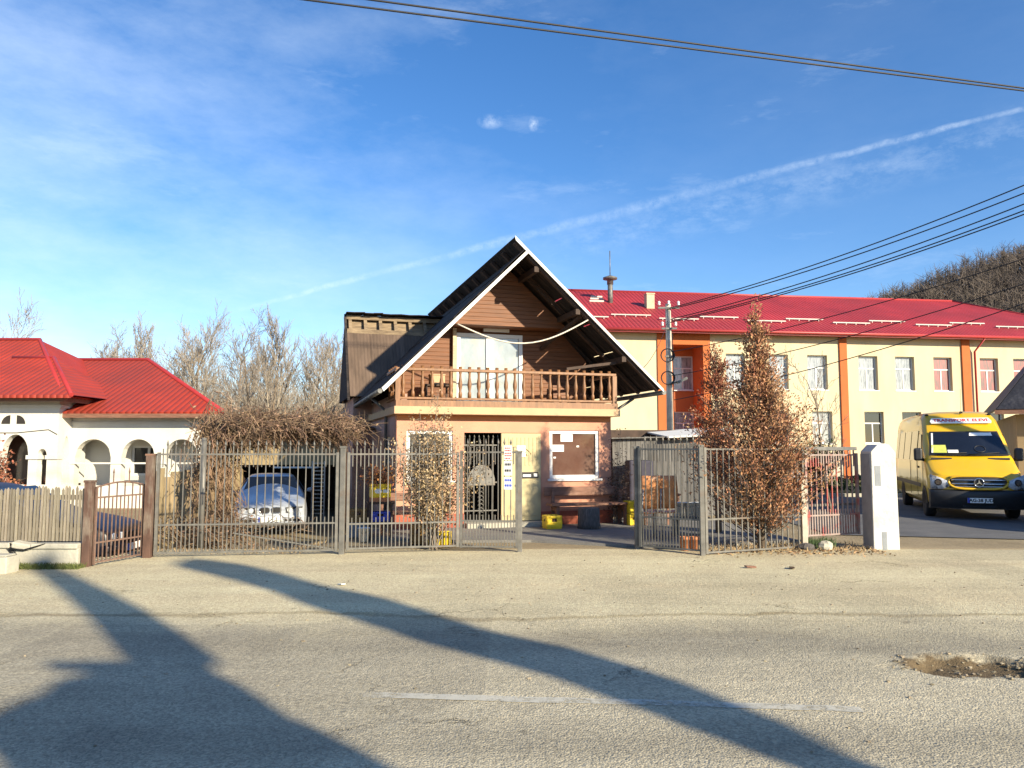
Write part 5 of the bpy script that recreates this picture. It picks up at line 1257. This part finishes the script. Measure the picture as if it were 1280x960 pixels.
cu_, cz_ = SF.uz(812, 395, 3.4); b = MB(); zc = ze+(3.4-ya_)*sg_; b.bx(cu_-.24, cu_+.24, 3.15, 3.65, zc-.3, zc+.85); b.bx(cu_-.27, cu_+.27, 3.12, 3.68, zc+.85, zc+.92); b.build('chimney', 'wood_pale', ro)
cu_, cz_ = SF.uz(763, 385, 4.3); zc = ze+(4.3-ya_)*sg_; b = MB(); b.tube([(cu_, 4.3, zc-.2), (cu_, 4.3, zc+1.5)], .16, 10); b.lathe([(.20, 0), (.20, .3), (.45, .32), (.45, .42), (.1, .55)], 12, (cu_, 4.3, zc+1.2)); b.tube([(cu_, 4.3, zc+1.6), (cu_, 4.3, zc+3.3)], .03, 5); b.build('vent_stack', 'gate_dark', ro)
b = MB()
for dz_ in (.95, 1.75, .02): 
    y = 4.3+dz_*.6; b.bx(cu_-1.3+.2*dz_, cu_-.4+.1*dz_, y, y+.1, ze+(y-ya_)*sg_+.10, ze+(y-ya_)*sg_+.20)
b.build('roof_step', 'pale_metal', ro)
b = MB(); ud = su(1216); b.tube([(su(1222), -.75, EZ-.1), (ud+.1, -.15, EZ-.8), (ud+.1, -.15, 0)], .06, 6); b.build('downpipe', 'roof_trim', sc)
# lawn and hedge before the school
def lawn():
    b = MB(); b.poly(*[(x, y, .003) for x, y in ((4.0, 27.2), (39.5, 27.2), (39.5, 41), (8, 41), (4.0, 40))]); return b.build('lawn', 'grass', kind='structure')
lawn()
q = random.Random(17); b = MB()
for i in range(2600):
    x, y, z = q.uniform(9.0, 15.5), q.gauss(29.9, .28), q.uniform(.05, .62); leaf(b, Vector((x, y, z)), .12, .035, q, 0)
tag(b.build('hedge', 'green_leaf'), 'low clipped green hedge before the school lawn', 'hedge')

# ------------------------------------------------------------------ white house with arches on the left
LH = thing('arched_house', 'white house with arched porches and bright red tiled roof', 'house', (0, 0, 0))
def X(px, y): return (px-640)/F*y*1.0/(CP - SP*(480-560)/F) 
def arch_wall(mb, x0, x1_, z1, arches, y, th, zsill):
    """wall with round arches (xa, xb, zspring, ztop); solid below zsill"""
    xs = [(x0, 0)]
    for a in arches: xs += [(a[0], 0)] + [(a[0]+(a[1]-a[0])*i/18, a) for i in range(19)] + [(a[1], 0)]
    xs.append((x1_, 0))
    pts = []
    for x, a in xs:
        if a == 0: pts.append((x, zsill))
        else:
            c = (a[0]+a[1])/2; h = (a[1]-a[0])/2; k_ = max(0, 1-((x-c)/h)**2)**.5; pts.append((x, a[2]+(a[3]-a[2])*k_))
    for (xa, za), (xb, zb_) in zip(pts, pts[1:]):
        if abs(xa-xb) < 1e-6:
            mb.poly((xa, y, za), (xa, y+th, za), (xa, y+th, zb_), (xa, y, zb_)); continue
        mb.poly((xa, y, za), (xb, y, zb_), (xb, y, z1), (xa, y, z1)); mb.poly((xb, y+th, zb_), (xa, y+th, za), (xa, y+th, z1), (xb, y+th, z1)); mb.poly((xb, y, zb_), (xa, y, za), (xa, y+th, za), (xb, y+th, zb_))
    mb.poly((x1_, y, zsill), (x1_, y+th, zsill), (x1_, y+th, z1), (x1_, y, z1)); mb.poly((x0, y, zsill), (x0, y, z1), (x0, y+th, z1), (x0, y+th, zsill))
YB, YW = 26.0, 26.8
zB = W(40, 498, YB).z; zW = W(180, 518, YW).z; zs_ = .32
b = MB()
zz = lambda py, y: W(100, py, y).z
arch_wall(b, -25, X(72, YB), zB, [(X(-75, YB), X(-15, YB), zz(570, YB), zz(543, YB)), (X(2, YB), X(36, YB), zz(570, YB), zz(543, YB)), (X(47, YB), X(59, YB), zz(570, YB), zz(561, YB))], YB, .30, zz(606, YB))
b.build('bay_wall', 'white_wall', LH)
b = MB(); xE = X(72, YB); b.bx(-25, xE, YB, YB+.3, -.4, zz(606, YB)); b.bx(xE-.3, xE, YB+.3, YW, -.4, zz(606, YB)); b.build('parapet', 'white_wall', LH)
b = MB()    # right flank of the bay with its own arch
t = MB(); arch_wall(t, YB+.30, YW+.9, zB-.02, [(YB+.32, YW-.12, zz(572, YB), zz(545, YB))], 0, .3, zz(606, YB)); b.v = [(xE-.3+y, x, z) for x, y, z in t.v]; b.f = t.f; b.s = t.s; b.build('bay_flank', 'white_wall', LH)
for px0, px1 in ((36, 47), (60, 71)): b = MB(); b.bx(X(px0, YB)-.06, X(px1, YB)+.06, YB-.05, YB+.35, zz(574, YB), zz(569, YB)); b.build('capital', 'white_wall', LH)
b = MB(); b.bx(-25.0, xE+.08, YB-.06, YB, zB-.32, zB-.22); b.bx(xE, xE+.06, YB, YW, zB-.32, zB-.22); b.build('cornice', 'white_wall', LH)
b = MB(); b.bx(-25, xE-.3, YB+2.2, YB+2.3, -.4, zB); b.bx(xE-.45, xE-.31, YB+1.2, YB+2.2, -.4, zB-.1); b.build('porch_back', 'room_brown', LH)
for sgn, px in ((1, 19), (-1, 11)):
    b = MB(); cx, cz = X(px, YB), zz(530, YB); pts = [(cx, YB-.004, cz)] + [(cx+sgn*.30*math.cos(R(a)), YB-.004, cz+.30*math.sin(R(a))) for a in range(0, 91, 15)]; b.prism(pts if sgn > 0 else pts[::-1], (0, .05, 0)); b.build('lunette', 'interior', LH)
b = MB(); xe = X(250, YW)+.25
arch_wall(b, xE, xe, zW, [(X(94, YW), X(139, YW), zz(572, YW), zz(549, YW)), (X(152, YW), X(194, YW), zz(572, YW), zz(549, YW)), (X(206, YW), X(248, YW), zz(572, YW), zz(549, YW))], YW, .30, zz(607, YW)); b.build('porch_wall', 'white_wall', LH)
b = MB(); b.bx(xE, xe, YW, YW+.3, -.4, zz(607, YW)); b.bx(xE, xe+.1, YW-.05, YW, zW-.34, zW-.26); b.bx(xE, xe+.1, YW-.03, YW, zz(580, YW), zz(578, YW)); b.build('porch_parapet', 'white_wall', LH)
hw1 = (X(168, YW+1.2)-.1, X(203, YW+1.2)+.1, zz(596, YW), zz(557, YW))
b = MB(); hole_wall(b, xE-.3, xe, -.4, zW, [hw1], YW+1.2, .2); b.bx(xe-.3, xe, YW+.3, YW+1.2, -.4, zW); b.build('house_wall', 'white_wall', LH)
fo = frame_mb(*hw1, YW+1.25, .08, .06, [('v', (hw1[0]+hw1[1])/2, hw1[2]+.08, hw1[3]-.08)]).build('window', 'upvc', LH); b = MB(); b.bx(hw1[0]+.05, hw1[1]-.05, YW+1.30, YW+1.31, hw1[2]+.05, hw1[3]-.05); b.build('pane', 'glass', fo)
# roofs
e1, e1z = xE+.45, zB+.0; ydF, ydB, yr = YB-.6, 35.5, 30.5; rx = X(43, 30.5); zrg = W(20, 427, 30.5).z
b = MB(); b.slab((-30, ydF, e1z), (e1, ydF, e1z), (rx, yr, zrg), (-30, yr, zrg), .06); b.slab((-30, ydB, e1z), (-30, yr, zrg), (rx, yr, zrg), (e1, ydB, e1z), .06); rf1 = b.build('bay_roof', 'tile_red', LH)
b = MB(); b.prism([(e1, ydF, e1z), (e1, ydB, e1z), (rx, yr, zrg)], (.03, 0, .05)); b.build('hip_end', 'tile_side', rf1)
b = MB(); ap = W(40, 446, 27.3); pk_ = [W(-62, 491, 25.15), W(84, 491, 25.15)]; zl_ = e1z+.06
A_, B_ = Vector((X(-66, 25.15), 25.15, zl_)), Vector((X(86, 25.15), 25.15, zl_)); P_ = Vector((ap.x, 28.6, ap.z+.12)); Q_ = Vector((X(-20, 27.3), 28.6, P_.z))
Bb = Vector((B_.x, 29.6, zl_)); b.poly(A_, B_, P_, Q_); b.poly(B_, Bb, P_); b.poly(A_-Vector((0, 0, .10)), A_, B_, B_-Vector((0, 0, .10))) ; b.build('porch_roof', 'tile_red', LH)
b = MB(); b.tube([(e1, ydF, e1z+.08), (rx, yr, zrg+.08), (-30, yr, zrg+.08)], .08, 8); b.tube([B_, P_, Q_], .07, 8); b.build('ridge_tiles', 'roof_trim', rf1)
b = MB(); b.bx(-30, e1, ydF-.02, ydF+.02, e1z-.14, e1z); b.bx(-30, e1-.05, ydF+.02, YB, e1z-.06, e1z-.02); b.bx(e1-.02, e1+.02, ydF, ydB, e1z-.14, e1z); b.bx(xE, e1-.03, YB, YW, e1z-.06, e1z-.02); b.build('eaves', 'wood_brown', rf1)
e2 = X(277, 26.2); y2F, y2B, y2r = 26.2, 37.4, 31.8; z2 = zW+.0; r2x = X(181, 31.8); z2r = W(130, 452, 31.8).z
b = MB(); b.slab((xE-6, y2F, z2), (e2, y2F, z2), (r2x, y2r, z2r), (xE-8, y2r, z2r), .06); b.slab((xE-6, y2B, z2), (xE-8, y2r, z2r), (r2x, y2r, z2r), (e2-4.1, y2B, z2), .06); rf2 = b.build('wing_roof', 'tile_red', LH)
b = MB(); b.prism([(e2, y2F, z2), (e2-4.1, y2B, z2), (r2x, y2r, z2r)], (.03, 0, .05)); b.build('hip_end', 'tile_side', rf2)
b = MB(); b.tube([(e2, y2F, z2+.08), (r2x, y2r, z2r+.08), (xE-8, y2r, z2r+.08)], .08, 8); b.build('ridge_tiles', 'roof_trim', rf2)
b = MB(); b.bx(xE, e2, y2F-.02, y2F+.02, z2-.14, z2); b.bx(xE, e2-.1, y2F+.02, YW, z2-.06, z2-.02); b.build('eaves', 'wood_brown', rf2)
b = MB(); b.beam((X(50, YB)-.2, YB+1.0, -.3), (X(58, YB)-.1, YB+1.6, 1.9), .35, .03); o = b.build('orange_board', 'chair_ply'); tag(o, 'orange board leaning inside the white arched porch', 'board')
# overhead wire strung along the white porch
b = MB(); b.tube([(X(-20, YB), YB-.02, zz(541, YB)), (X(20, YB), YB-.02, zz(541, YB)), (X(60, YB), YB-.02, zz(537, YB)), (X(71, YB), YB-.02, zz(543, YB))], .012, 4); b.build('wall_cable', 'cable', LH)

# ------------------------------------------------------------------ pole, cables
def pole(name, label, x, y, h, r_=.13, arms=True):
    t = thing(name, label, 'pole', (x, y, 0)); b = MB(); b.tube([(0, 0, -.3), (0, 0, h)], [r_, r_*.72], 10); b.build('shaft', 'concrete_pole', t); return t
PY = 30.0; pt = W(835, 380, PY); up_ = pole('utility_pole', 'slim concrete utility pole with cable coils before orange bay', pt.x, PY, pt.z, .15)
for dz_, hw_ in ((.08, .42), (.9, .30), (2.0, .18)): b = MB(); b.beam((-hw_, -.14, pt.z-dz_-.1), (hw_, -.14, pt.z-dz_-.1), .06, .07); b.build('crossarm', 'gate_dark', up_)
for x, dz_ in ((-.38, .0), (.38, .0), (0, -.02), (-.26, .82), (.26, .82)):
    b = MB(); b.lathe([(.03, 0), (.06, .04), (.03, .08), (.06, .12), (.02, .17)], 8, (x, -.14, pt.z-dz_-.08)); b.build('insulator', 'sign_white', up_)
for dz_ in (2.35, 3.75):
    b = MB(); c0 = Vector((-.10, -.2, W(835, 445 if dz_ < 3 else 473, PY).z))
    for k_ in range(4): b.tube([c0+Vector((.24*math.cos(R(a))*(1+.04*k_), -.02*k_, .26*math.sin(R(a)))) for a in range(0, 361, 20)], .022, 5)
    b.build('cable_coil', 'cable', up_)
b = MB(); zl_ = W(846, 478, PY).z; b.tube([(0, -.1, zl_-.1), (.25, -.3, zl_)], .03, 6); b.box((.42, -.35, zl_+.05), (.42, .22, .10), ry=R(-25)); b.build('street_lamp', 'gate_dark', up_)
b = MB(); b.tube([(.17, -.06, .5), (.14, -.06, pt.z-1.2)], .018, 5); b.build('riser_cable', 'cable', up_)
RP = W(1440, 230, 19.0); rp = pole('utility_pole', 'concrete utility pole outside the frame at the right carrying the cables', RP.x, 19.0, 10.6, .16)
def cable(label, p, q_, sag, r_=.012, group=None, m='cable', name='power_cable', n=24):
    p = Vector(p); q_ = Vector(q_); b = MB(); pts = [p.lerp(q_, i/n)-p - Vector((0, 0, sag*4*(i/n)*(1-i/n))) for i in range(n+1)]
    b.tube(pts, r_, 5); o = b.build(name, m); o.location = p; tag(o, label, 'cable', group); return o
g_ = 'cables fanning from the utility pole to the right'
for i, (py0, py1, lb) in enumerate(((385, 163, 'topmost cable of the fan running from utility pole to upper right'), (386, 176, 'second cable from the top in the fan right of utility pole'), (399, 190, 'middle cable of the fan running right from the utility pole'), (401, 200, 'fourth cable from the top in the fan right of utility pole'), (403, 206, 'lowest cable of the fan running from utility pole to upper right'))):
    a = W(838+2*(i % 2), py0, PY-.2); c = W(1440, py1, 19.0); cable(lb, a, c, .35, .019, g_)
for i, (a_, b_, lb) in enumerate((((838, 440), (1440, 268), 'upper service cable crossing the red school roof'), ((838, 470), (1440, 300), 'middle service cable crossing the red school roof'), ((842, 500), (1440, 322), 'lower service cable crossing the red school roof'))):
    cable(lb, W(*a_, PY-.2), W(*b_, 19.0), .35, .015, 'service cables across the school')
LP = pole('utility_pole', 'concrete utility pole outside the frame at the left carrying the overhead cables', W(-420, 0, 9.5).x, 9.5, 8.6, .15)
for py0, py1, sg0, lb in ((-104, 142, .22, 'lower strand of the overhead cable crossing the sky'), (-121, 141, .12, 'upper strand of the overhead cable crossing the sky')):
    cable(lb, W(-420, py0, 9.5), W(1510, py1, 16.0), sg0*.1, .017, 'overhead cables crossing the sky')
OP = W(1510, 141, 16.0); pole('utility_pole', 'tall concrete utility pole outside the frame beyond the black car', OP.x, 16.0, OP.z+.2, .16)
# service wire from the house gable
cable('thin dark wire from the utility pole to the chalet roof', W(835, 400, PY-.2), HF.w(ER-.5, VR+.3, 3.35), .3, .008, None)

# ------------------------------------------------------------------ trees in the back, hill
spec = [ (18, 392, 70, 'lone bare tree behind the left end of the bay roof'), (95, 424, 62, 'low bare tree rising behind the valley between the red roofs'), (150, 412, 58, 'round pale bare tree above the ridge of the wing roof'),
 (185, 407, 60, 'bushy bare tree right of the round pale one'), (222, 402, 55, 'slim bare tree above the right hip of wing roof'), (255, 404, 52, 'bare tree directly above the eave end of the wing roof'), (292, 410, 60, 'thin bare tree between wing roof and vine'),
 (322, 402, 52, 'tall upright bare tree behind the vine, left of the tallest'), (352, 394, 50, 'tallest bare poplar behind the pergola'), (385, 420, 55, 'bare tree behind the pergola right of the tallest poplar'), (412, 424, 50, 'bare tree just left of the chalet wing'), (432, 440, 58, 'bare tree half hidden by the chalet wing') , (236, 430, 66, 'faint low bare tree between two taller ones above the wing roof'), (340, 430, 64, 'low bare tree in front of the tall upright ones behind vine')]
for i in range(10):
    spec.append((118+i*33 + (i*37 % 17), 428+(i*53 % 19), 74+(i*29 % 14), f"pale hazy bare tree in the far row, {['first', 'second', 'third', 'fourth', 'fifth', 'sixth', 'seventh', 'eighth', 'ninth', 'tenth'][i]} from its left end"))
protos = {}
for i, (px, py, Y, lb) in enumerate(spec):
    tp = W(px, py, Y); v_ = i % 5; H0 = 10.0
    if v_ not in protos:
        kw = [dict(), dict(spread=.6, up=.10), dict(spread=.75, up=.06, kids=[15, 8, 6]), dict(spread=.5, up=.14, kids=[17, 9, 7]), dict(spread=.55)][v_]
        t = bare_tree('bare_tree', lb, 'tree', (tp.x, Y, -.3), H0, 100+v_, 'twig_tan_haze' if v_ != 1 else 'twig_grey', rmin=.013, group='bare trees behind the left yard', **kw); protos[v_] = t; t.scale = ((tp.z+.3)/H0*.83,)*3
    else: dup(protos[v_], (tp.x, Y, -.3), i*1.3, lb, (tp.z+.3)/H0*.83)
# a far mass of brush behind, low
q = random.Random(33); b = MB()
for i in range(4200):
    x = q.uniform(-46, -12); y = q.uniform(62, 76); h = q.uniform(3.0, 8.0); p = Vector((x, y, -.3)); d = Vector((q.gauss(0, .15), q.gauss(0, .15), 1)); b.tube([p, p+d*h*.5, p+d*h+Vector((q.gauss(0, .3), 0, 0))], [.04, .025, .010], 3, cap=False)
    for k_ in range(4): s_ = p+d*h*q.uniform(.4, .9); b.tube([s_, s_+Vector((q.gauss(0, .6), q.gauss(0, .4), q.uniform(.4, 1.2)))], [.022, .01], 3, cap=False)
tag(b.build('undergrowth', 'twig_tan_haze'), 'hazy bare thicket far behind the white house', 'thicket', kind='stuff')
# hill with bare wood
HX = interp([(-50, 0), (20, 3), (60, 19), (80, 29), (122, 45), (190, 70), (300, 88), (600, 95)])
def hill_z(x, y):
    return HX(x)*sstep(95, 185, y) - 2 + 2.5*noise.noise((x*.03, y*.03, 0))*sstep(120, 170, y)
grid('hill', lin(10, 430, 6), lin(95, 330, 6), hill_z, M['hill'])
q = random.Random(41); b = MB()
cnt = 0
while cnt < 3600:
    x, y = q.uniform(62, 165), q.uniform(125, 205); z = hill_z(x, y)
    if z < 8: continue
    cnt += 1; h = q.uniform(5, 11)*(.75+.5*noise.noise((x*.05, y*.05, 5))); p = Vector((x, y, z)); d = Vector((q.gauss(0, .1), q.gauss(0, .1), 1)); t_ = p+d*h; b.tube([p, p+d*h*.5, t_], [.17, .11, .03], 3, cap=False)
    for k_ in range(15):
        s_ = p+d*h*q.uniform(.35, .95); e = s_+Vector((q.gauss(0, 1.1), q.gauss(0, 1.1), q.uniform(.5, 2.0))); b.tube([s_, e], [.055, .016], 3, cap=False)
tag(b.build('hill_wood', 'twig_wood'), 'bare brown wood covering the hillside at right', 'wood', kind='stuff')

# ------------------------------------------------------------------ trees behind the camera whose shadows cross the street
EL_T = math.tan(R(SUN_EL)); sdir = Vector((-SUN_AZ.x, -SUN_AZ.y, 0)).normalized()      # direction in which shadows fall
def shadow_tree(name, label, base, outline, stubs=(), seed=1):
    """a trunk whose bends and thickness give the outline on the ground: outline = [(left_px, right_px, y_px)]"""
    t = thing(name, label, 'tree', (base.x, base.y, 0)); per = Vector((-sdir.y, sdir.x, 0)); pts = [Vector((0, 0, -.1))]; rs = []
    rows = []
    for a, c, y in outline:
        A = G(a, y); B = G(c, y); m_ = (A+B)/2-base; m_.z = 0; al = m_.dot(sdir); of = m_.dot(per); wd = abs((B-A).dot(per)); rows.append((al*EL_T, of, wd/2))
    rows.sort(); rs = [rows[0][2]*1.05]
    for z, of, r_ in rows: pts.append(per*of+Vector((0, 0, z))); rs.append(max(.05, r_))
    pts[0] = per*rows[0][1] + Vector((0, 0, -.1)); b = MB(); b.tube(pts, rs, 12); b.build('trunk', 'bark', t)
    b = MB(); 
    for (pa_, pb_, r_) in stubs:
        P3 = []
        for px, py in (pa_, pb_):
            g0 = G(px, py)-base; P3.append(per*g0.dot(per)+Vector((0, 0, g0.dot(sdir)*EL_T)))
        b.tube([P3[0], (P3[0]+P3[1])/2, P3[1]], [r_, r_*.9, r_*.6], 8)
    if b.v: b.build('crown', 'bark', t)
    return t
g1, g2 = G(1060, 960), G(215, 703); base1 = g1 - (g2-g1).normalized()*0 - sdir*8.5
shadow_tree('pollard_tree', 'thick pollarded tree outside the frame behind the viewer, right one', Vector((base1.x, base1.y, 0)), [(985, 1105, 960), (840, 985, 905), (690, 850, 850), (600, 765, 822), (500, 640, 795), (425, 560, 770), (365, 500, 752), (330, 425, 737), (280, 375, 722), (235, 330, 711), (200, 270, 703)], [((395, 745), (320, 712), .10)], 1)
g1 = G(300, 960); base2 = g1 - sdir*8.5
shadow_tree('pollard_tree', 'broad pollarded tree outside the frame behind the viewer, left one', Vector((base2.x, base2.y, 0)), [(-60, 500, 960), (20, 425, 915), (60, 375, 880), (150, 300, 845), (150, 280, 825), (125, 235, 795), (100, 190, 765), (70, 135, 738), (45, 95, 718), (25, 65, 706)], [((220, 835), (60, 832), .11), ((120, 890), (-20, 930), .3)], 2)

# ------------------------------------------------------------------ sky, sun, camera
wd = bpy.data.worlds.new('World'); scene.world = wd; wd.use_nodes = True; nt = wd.node_tree; L = nt.links.new
bg = nt.nodes['Background']; SKY = .097; bg.inputs['Strength'].default_value = SKY
sk = node(nt, 'ShaderNodeTexSky', sky_type='NISHITA', sun_disc=False, sun_elevation=R(SUN_EL), sun_rotation=math.atan2(SUN_AZ.x, SUN_AZ.y), altitude=300, air_density=1.0, dust_density=.25, ozone_density=2.2)
tc = node(nt, 'ShaderNodeTexCoord'); D = tc.outputs['Generated']
def dotn(v):
    n = node(nt, 'ShaderNodeVectorMath', operation='DOT_PRODUCT'); L(D, n.inputs[0]); n.inputs[1].default_value = v; return n.outputs['Value']
def nzw(scale, det, rough, stretch=(1, 1, 1), off=(0, 0, 0), rot=(0, 0, 0)):
    mp = node(nt, 'ShaderNodeMapping'); L(D, mp.inputs[0]); mp.inputs['Scale'].default_value = stretch; mp.inputs['Location'].default_value = off; mp.inputs['Rotation'].default_value = rot
    n = node(nt, 'ShaderNodeTexNoise', i_Scale=scale, i_Detail=det, i_Roughness=rough); L(mp.outputs[0], n.inputs[0]); return n.outputs[0]
hs = node(nt, 'ShaderNodeHueSaturation'); hs.inputs['Saturation'].default_value = 1.24; L(sk.outputs[0], hs.inputs['Color'])
c = mixc(nt, 1.0, hs.outputs[0], (.86, .93, 1.08, 1), 'MULTIPLY')
cloud = (6.9, 7.7, 8.2, 1)
# contrail: a thin band along a great circle
d1, d2 = ray(285, 390).normalized(), ray(1280, 135).normalized(); nrm = d1.cross(d2).normalized(); tng = nrm.cross(d1).normalized()
off = mathn(nt, 'ADD', dotn(nrm), mathn(nt, 'MULTIPLY', mathn(nt, 'SUBTRACT', nzw(16, 4, .6), .5), .010))
al = dotn(tng)
wdt = ramp(nt, al, [(0, .003), (.30, .0062), (.50, .0085), (.72, .0045), (.85, .0028)])
band = mathn(nt, 'SUBTRACT', 1, mathn(nt, 'DIVIDE', mathn(nt, 'ABSOLUTE', off), wdt), True)
band = mathn(nt, 'MULTIPLY', ramp(nt, band, [(0, 0.), (.7, 1.)]), ramp(nt, nzw(70, 5, .75), [(.34, .12), (.62, 1.)]))
en = node(nt, 'ShaderNodeMapRange', i_From_Min=-.03, i_From_Max=.12, i_To_Min=0, i_To_Max=1, interpolation_type='SMOOTHSTEP'); L(al, en.inputs[0])
band = mathn(nt, 'MULTIPLY', band, mathn(nt, 'MULTIPLY', en.outputs[0], ramp(nt, nzw(7, 4, .6, off=(.7, .1, .4)), [(.3, .08), (.7, .25)])))
# spread-out veil just below the trail's right half
off2 = mathn(nt, 'SUBTRACT', off, .024)
veil2 = mathn(nt, 'SUBTRACT', 1, mathn(nt, 'DIVIDE', mathn(nt, 'ABSOLUTE', off2), .035), True)
en2 = node(nt, 'ShaderNodeMapRange', i_From_Min=.28, i_From_Max=.5, interpolation_type='SMOOTHSTEP'); L(al, en2.inputs[0])
veil2 = mathn(nt, 'MULTIPLY', mathn(nt, 'MULTIPLY', veil2, en2.outputs[0]), ramp(nt, nzw(20, 7, .7, (1, 1, 2)), [(.44, 0.), (.75, .20)]))
# spread-out veil just under the contrail, on its right half
# thin veils: strongest at the upper left
left = ramp(nt, mathn(nt, 'ADD', mathn(nt, 'MULTIPLY', dotn((-.85, .45, .28)), 1.0), 0.0), [(.35, .12), (.85, 1.)])
veil = mathn(nt, 'MULTIPLY', ramp(nt, nzw(1.6, 10, .64, (1, 1, 2.4), (.3, .2, .1), (0, .6, 0)), [(.36, 0.), (.74, .50)]), left)
wisp = mathn(nt, 'MULTIPLY', ramp(nt, nzw(5, 8, .68, (1, 1, 4), (1.7, .3, 2), (0, -.35, 0)), [(.58, 0.), (.85, .18)]), 1.0)
def puff(px, py, r_, amt, fl=1.6):
    d0 = ray(px, py).normalized(); n = node(nt, 'ShaderNodeVectorMath', operation='SUBTRACT'); L(D, n.inputs[0]); n.inputs[1].default_value = d0
    m2 = node(nt, 'ShaderNodeVectorMath', operation='MULTIPLY'); L(n.outputs[0], m2.inputs[0]); m2.inputs[1].default_value = (1/fl, 1, 1)
    l = node(nt, 'ShaderNodeVectorMath', operation='LENGTH'); L(m2.outputs[0], l.inputs[0])
    f = mathn(nt, 'SUBTRACT', 1, mathn(nt, 'DIVIDE', l.outputs['Value'], r_), True); return mathn(nt, 'MULTIPLY', mathn(nt, 'MULTIPLY', f, ramp(nt, nzw(60, 6, .7), [(.36, 0.), (.60, 1.)])), amt)
for f in (veil, wisp, veil2, band, puff(667, 155, .010, .6, .7), puff(613, 152, .010, .35, 1.8)): c = mixc(nt, f, c, cloud)
L(c, bg.inputs['Color'])

sun = bpy.data.lights.new('sun', 'SUN'); sun.energy = 5.0; sun.angle = R(.8); sun.color = (1, .87, .64)
so = bpy.data.objects.new('sun', sun); C.objects.link(so); sd = Vector((SUN_AZ.x*math.cos(R(SUN_EL)), SUN_AZ.y*math.cos(R(SUN_EL)), math.sin(R(SUN_EL)))); so.rotation_euler = sd.to_track_quat('Z', 'Y').to_euler(); so.location = (0, 0, 30)
cam = bpy.data.cameras.new('camera'); co = bpy.data.objects.new('camera', cam); C.objects.link(co); cam.sensor_width = 36; cam.lens = 36*F/1280; cam.clip_end = 9000; cam.clip_start = .05
co.location = (0, 0, EYE); co.rotation_euler = (R(90)+PITCH, 0, 0); scene.camera = co
scene.view_settings.view_transform = 'Standard'; scene.view_settings.look = 'None'; scene.view_settings.gamma = 1; scene.view_settings.use_curve_mapping = False; scene.view_settings.exposure = .95
scene.render.engine = 'CYCLES'; scene.cycles.max_bounces = 6; scene.cycles.use_denoising = True
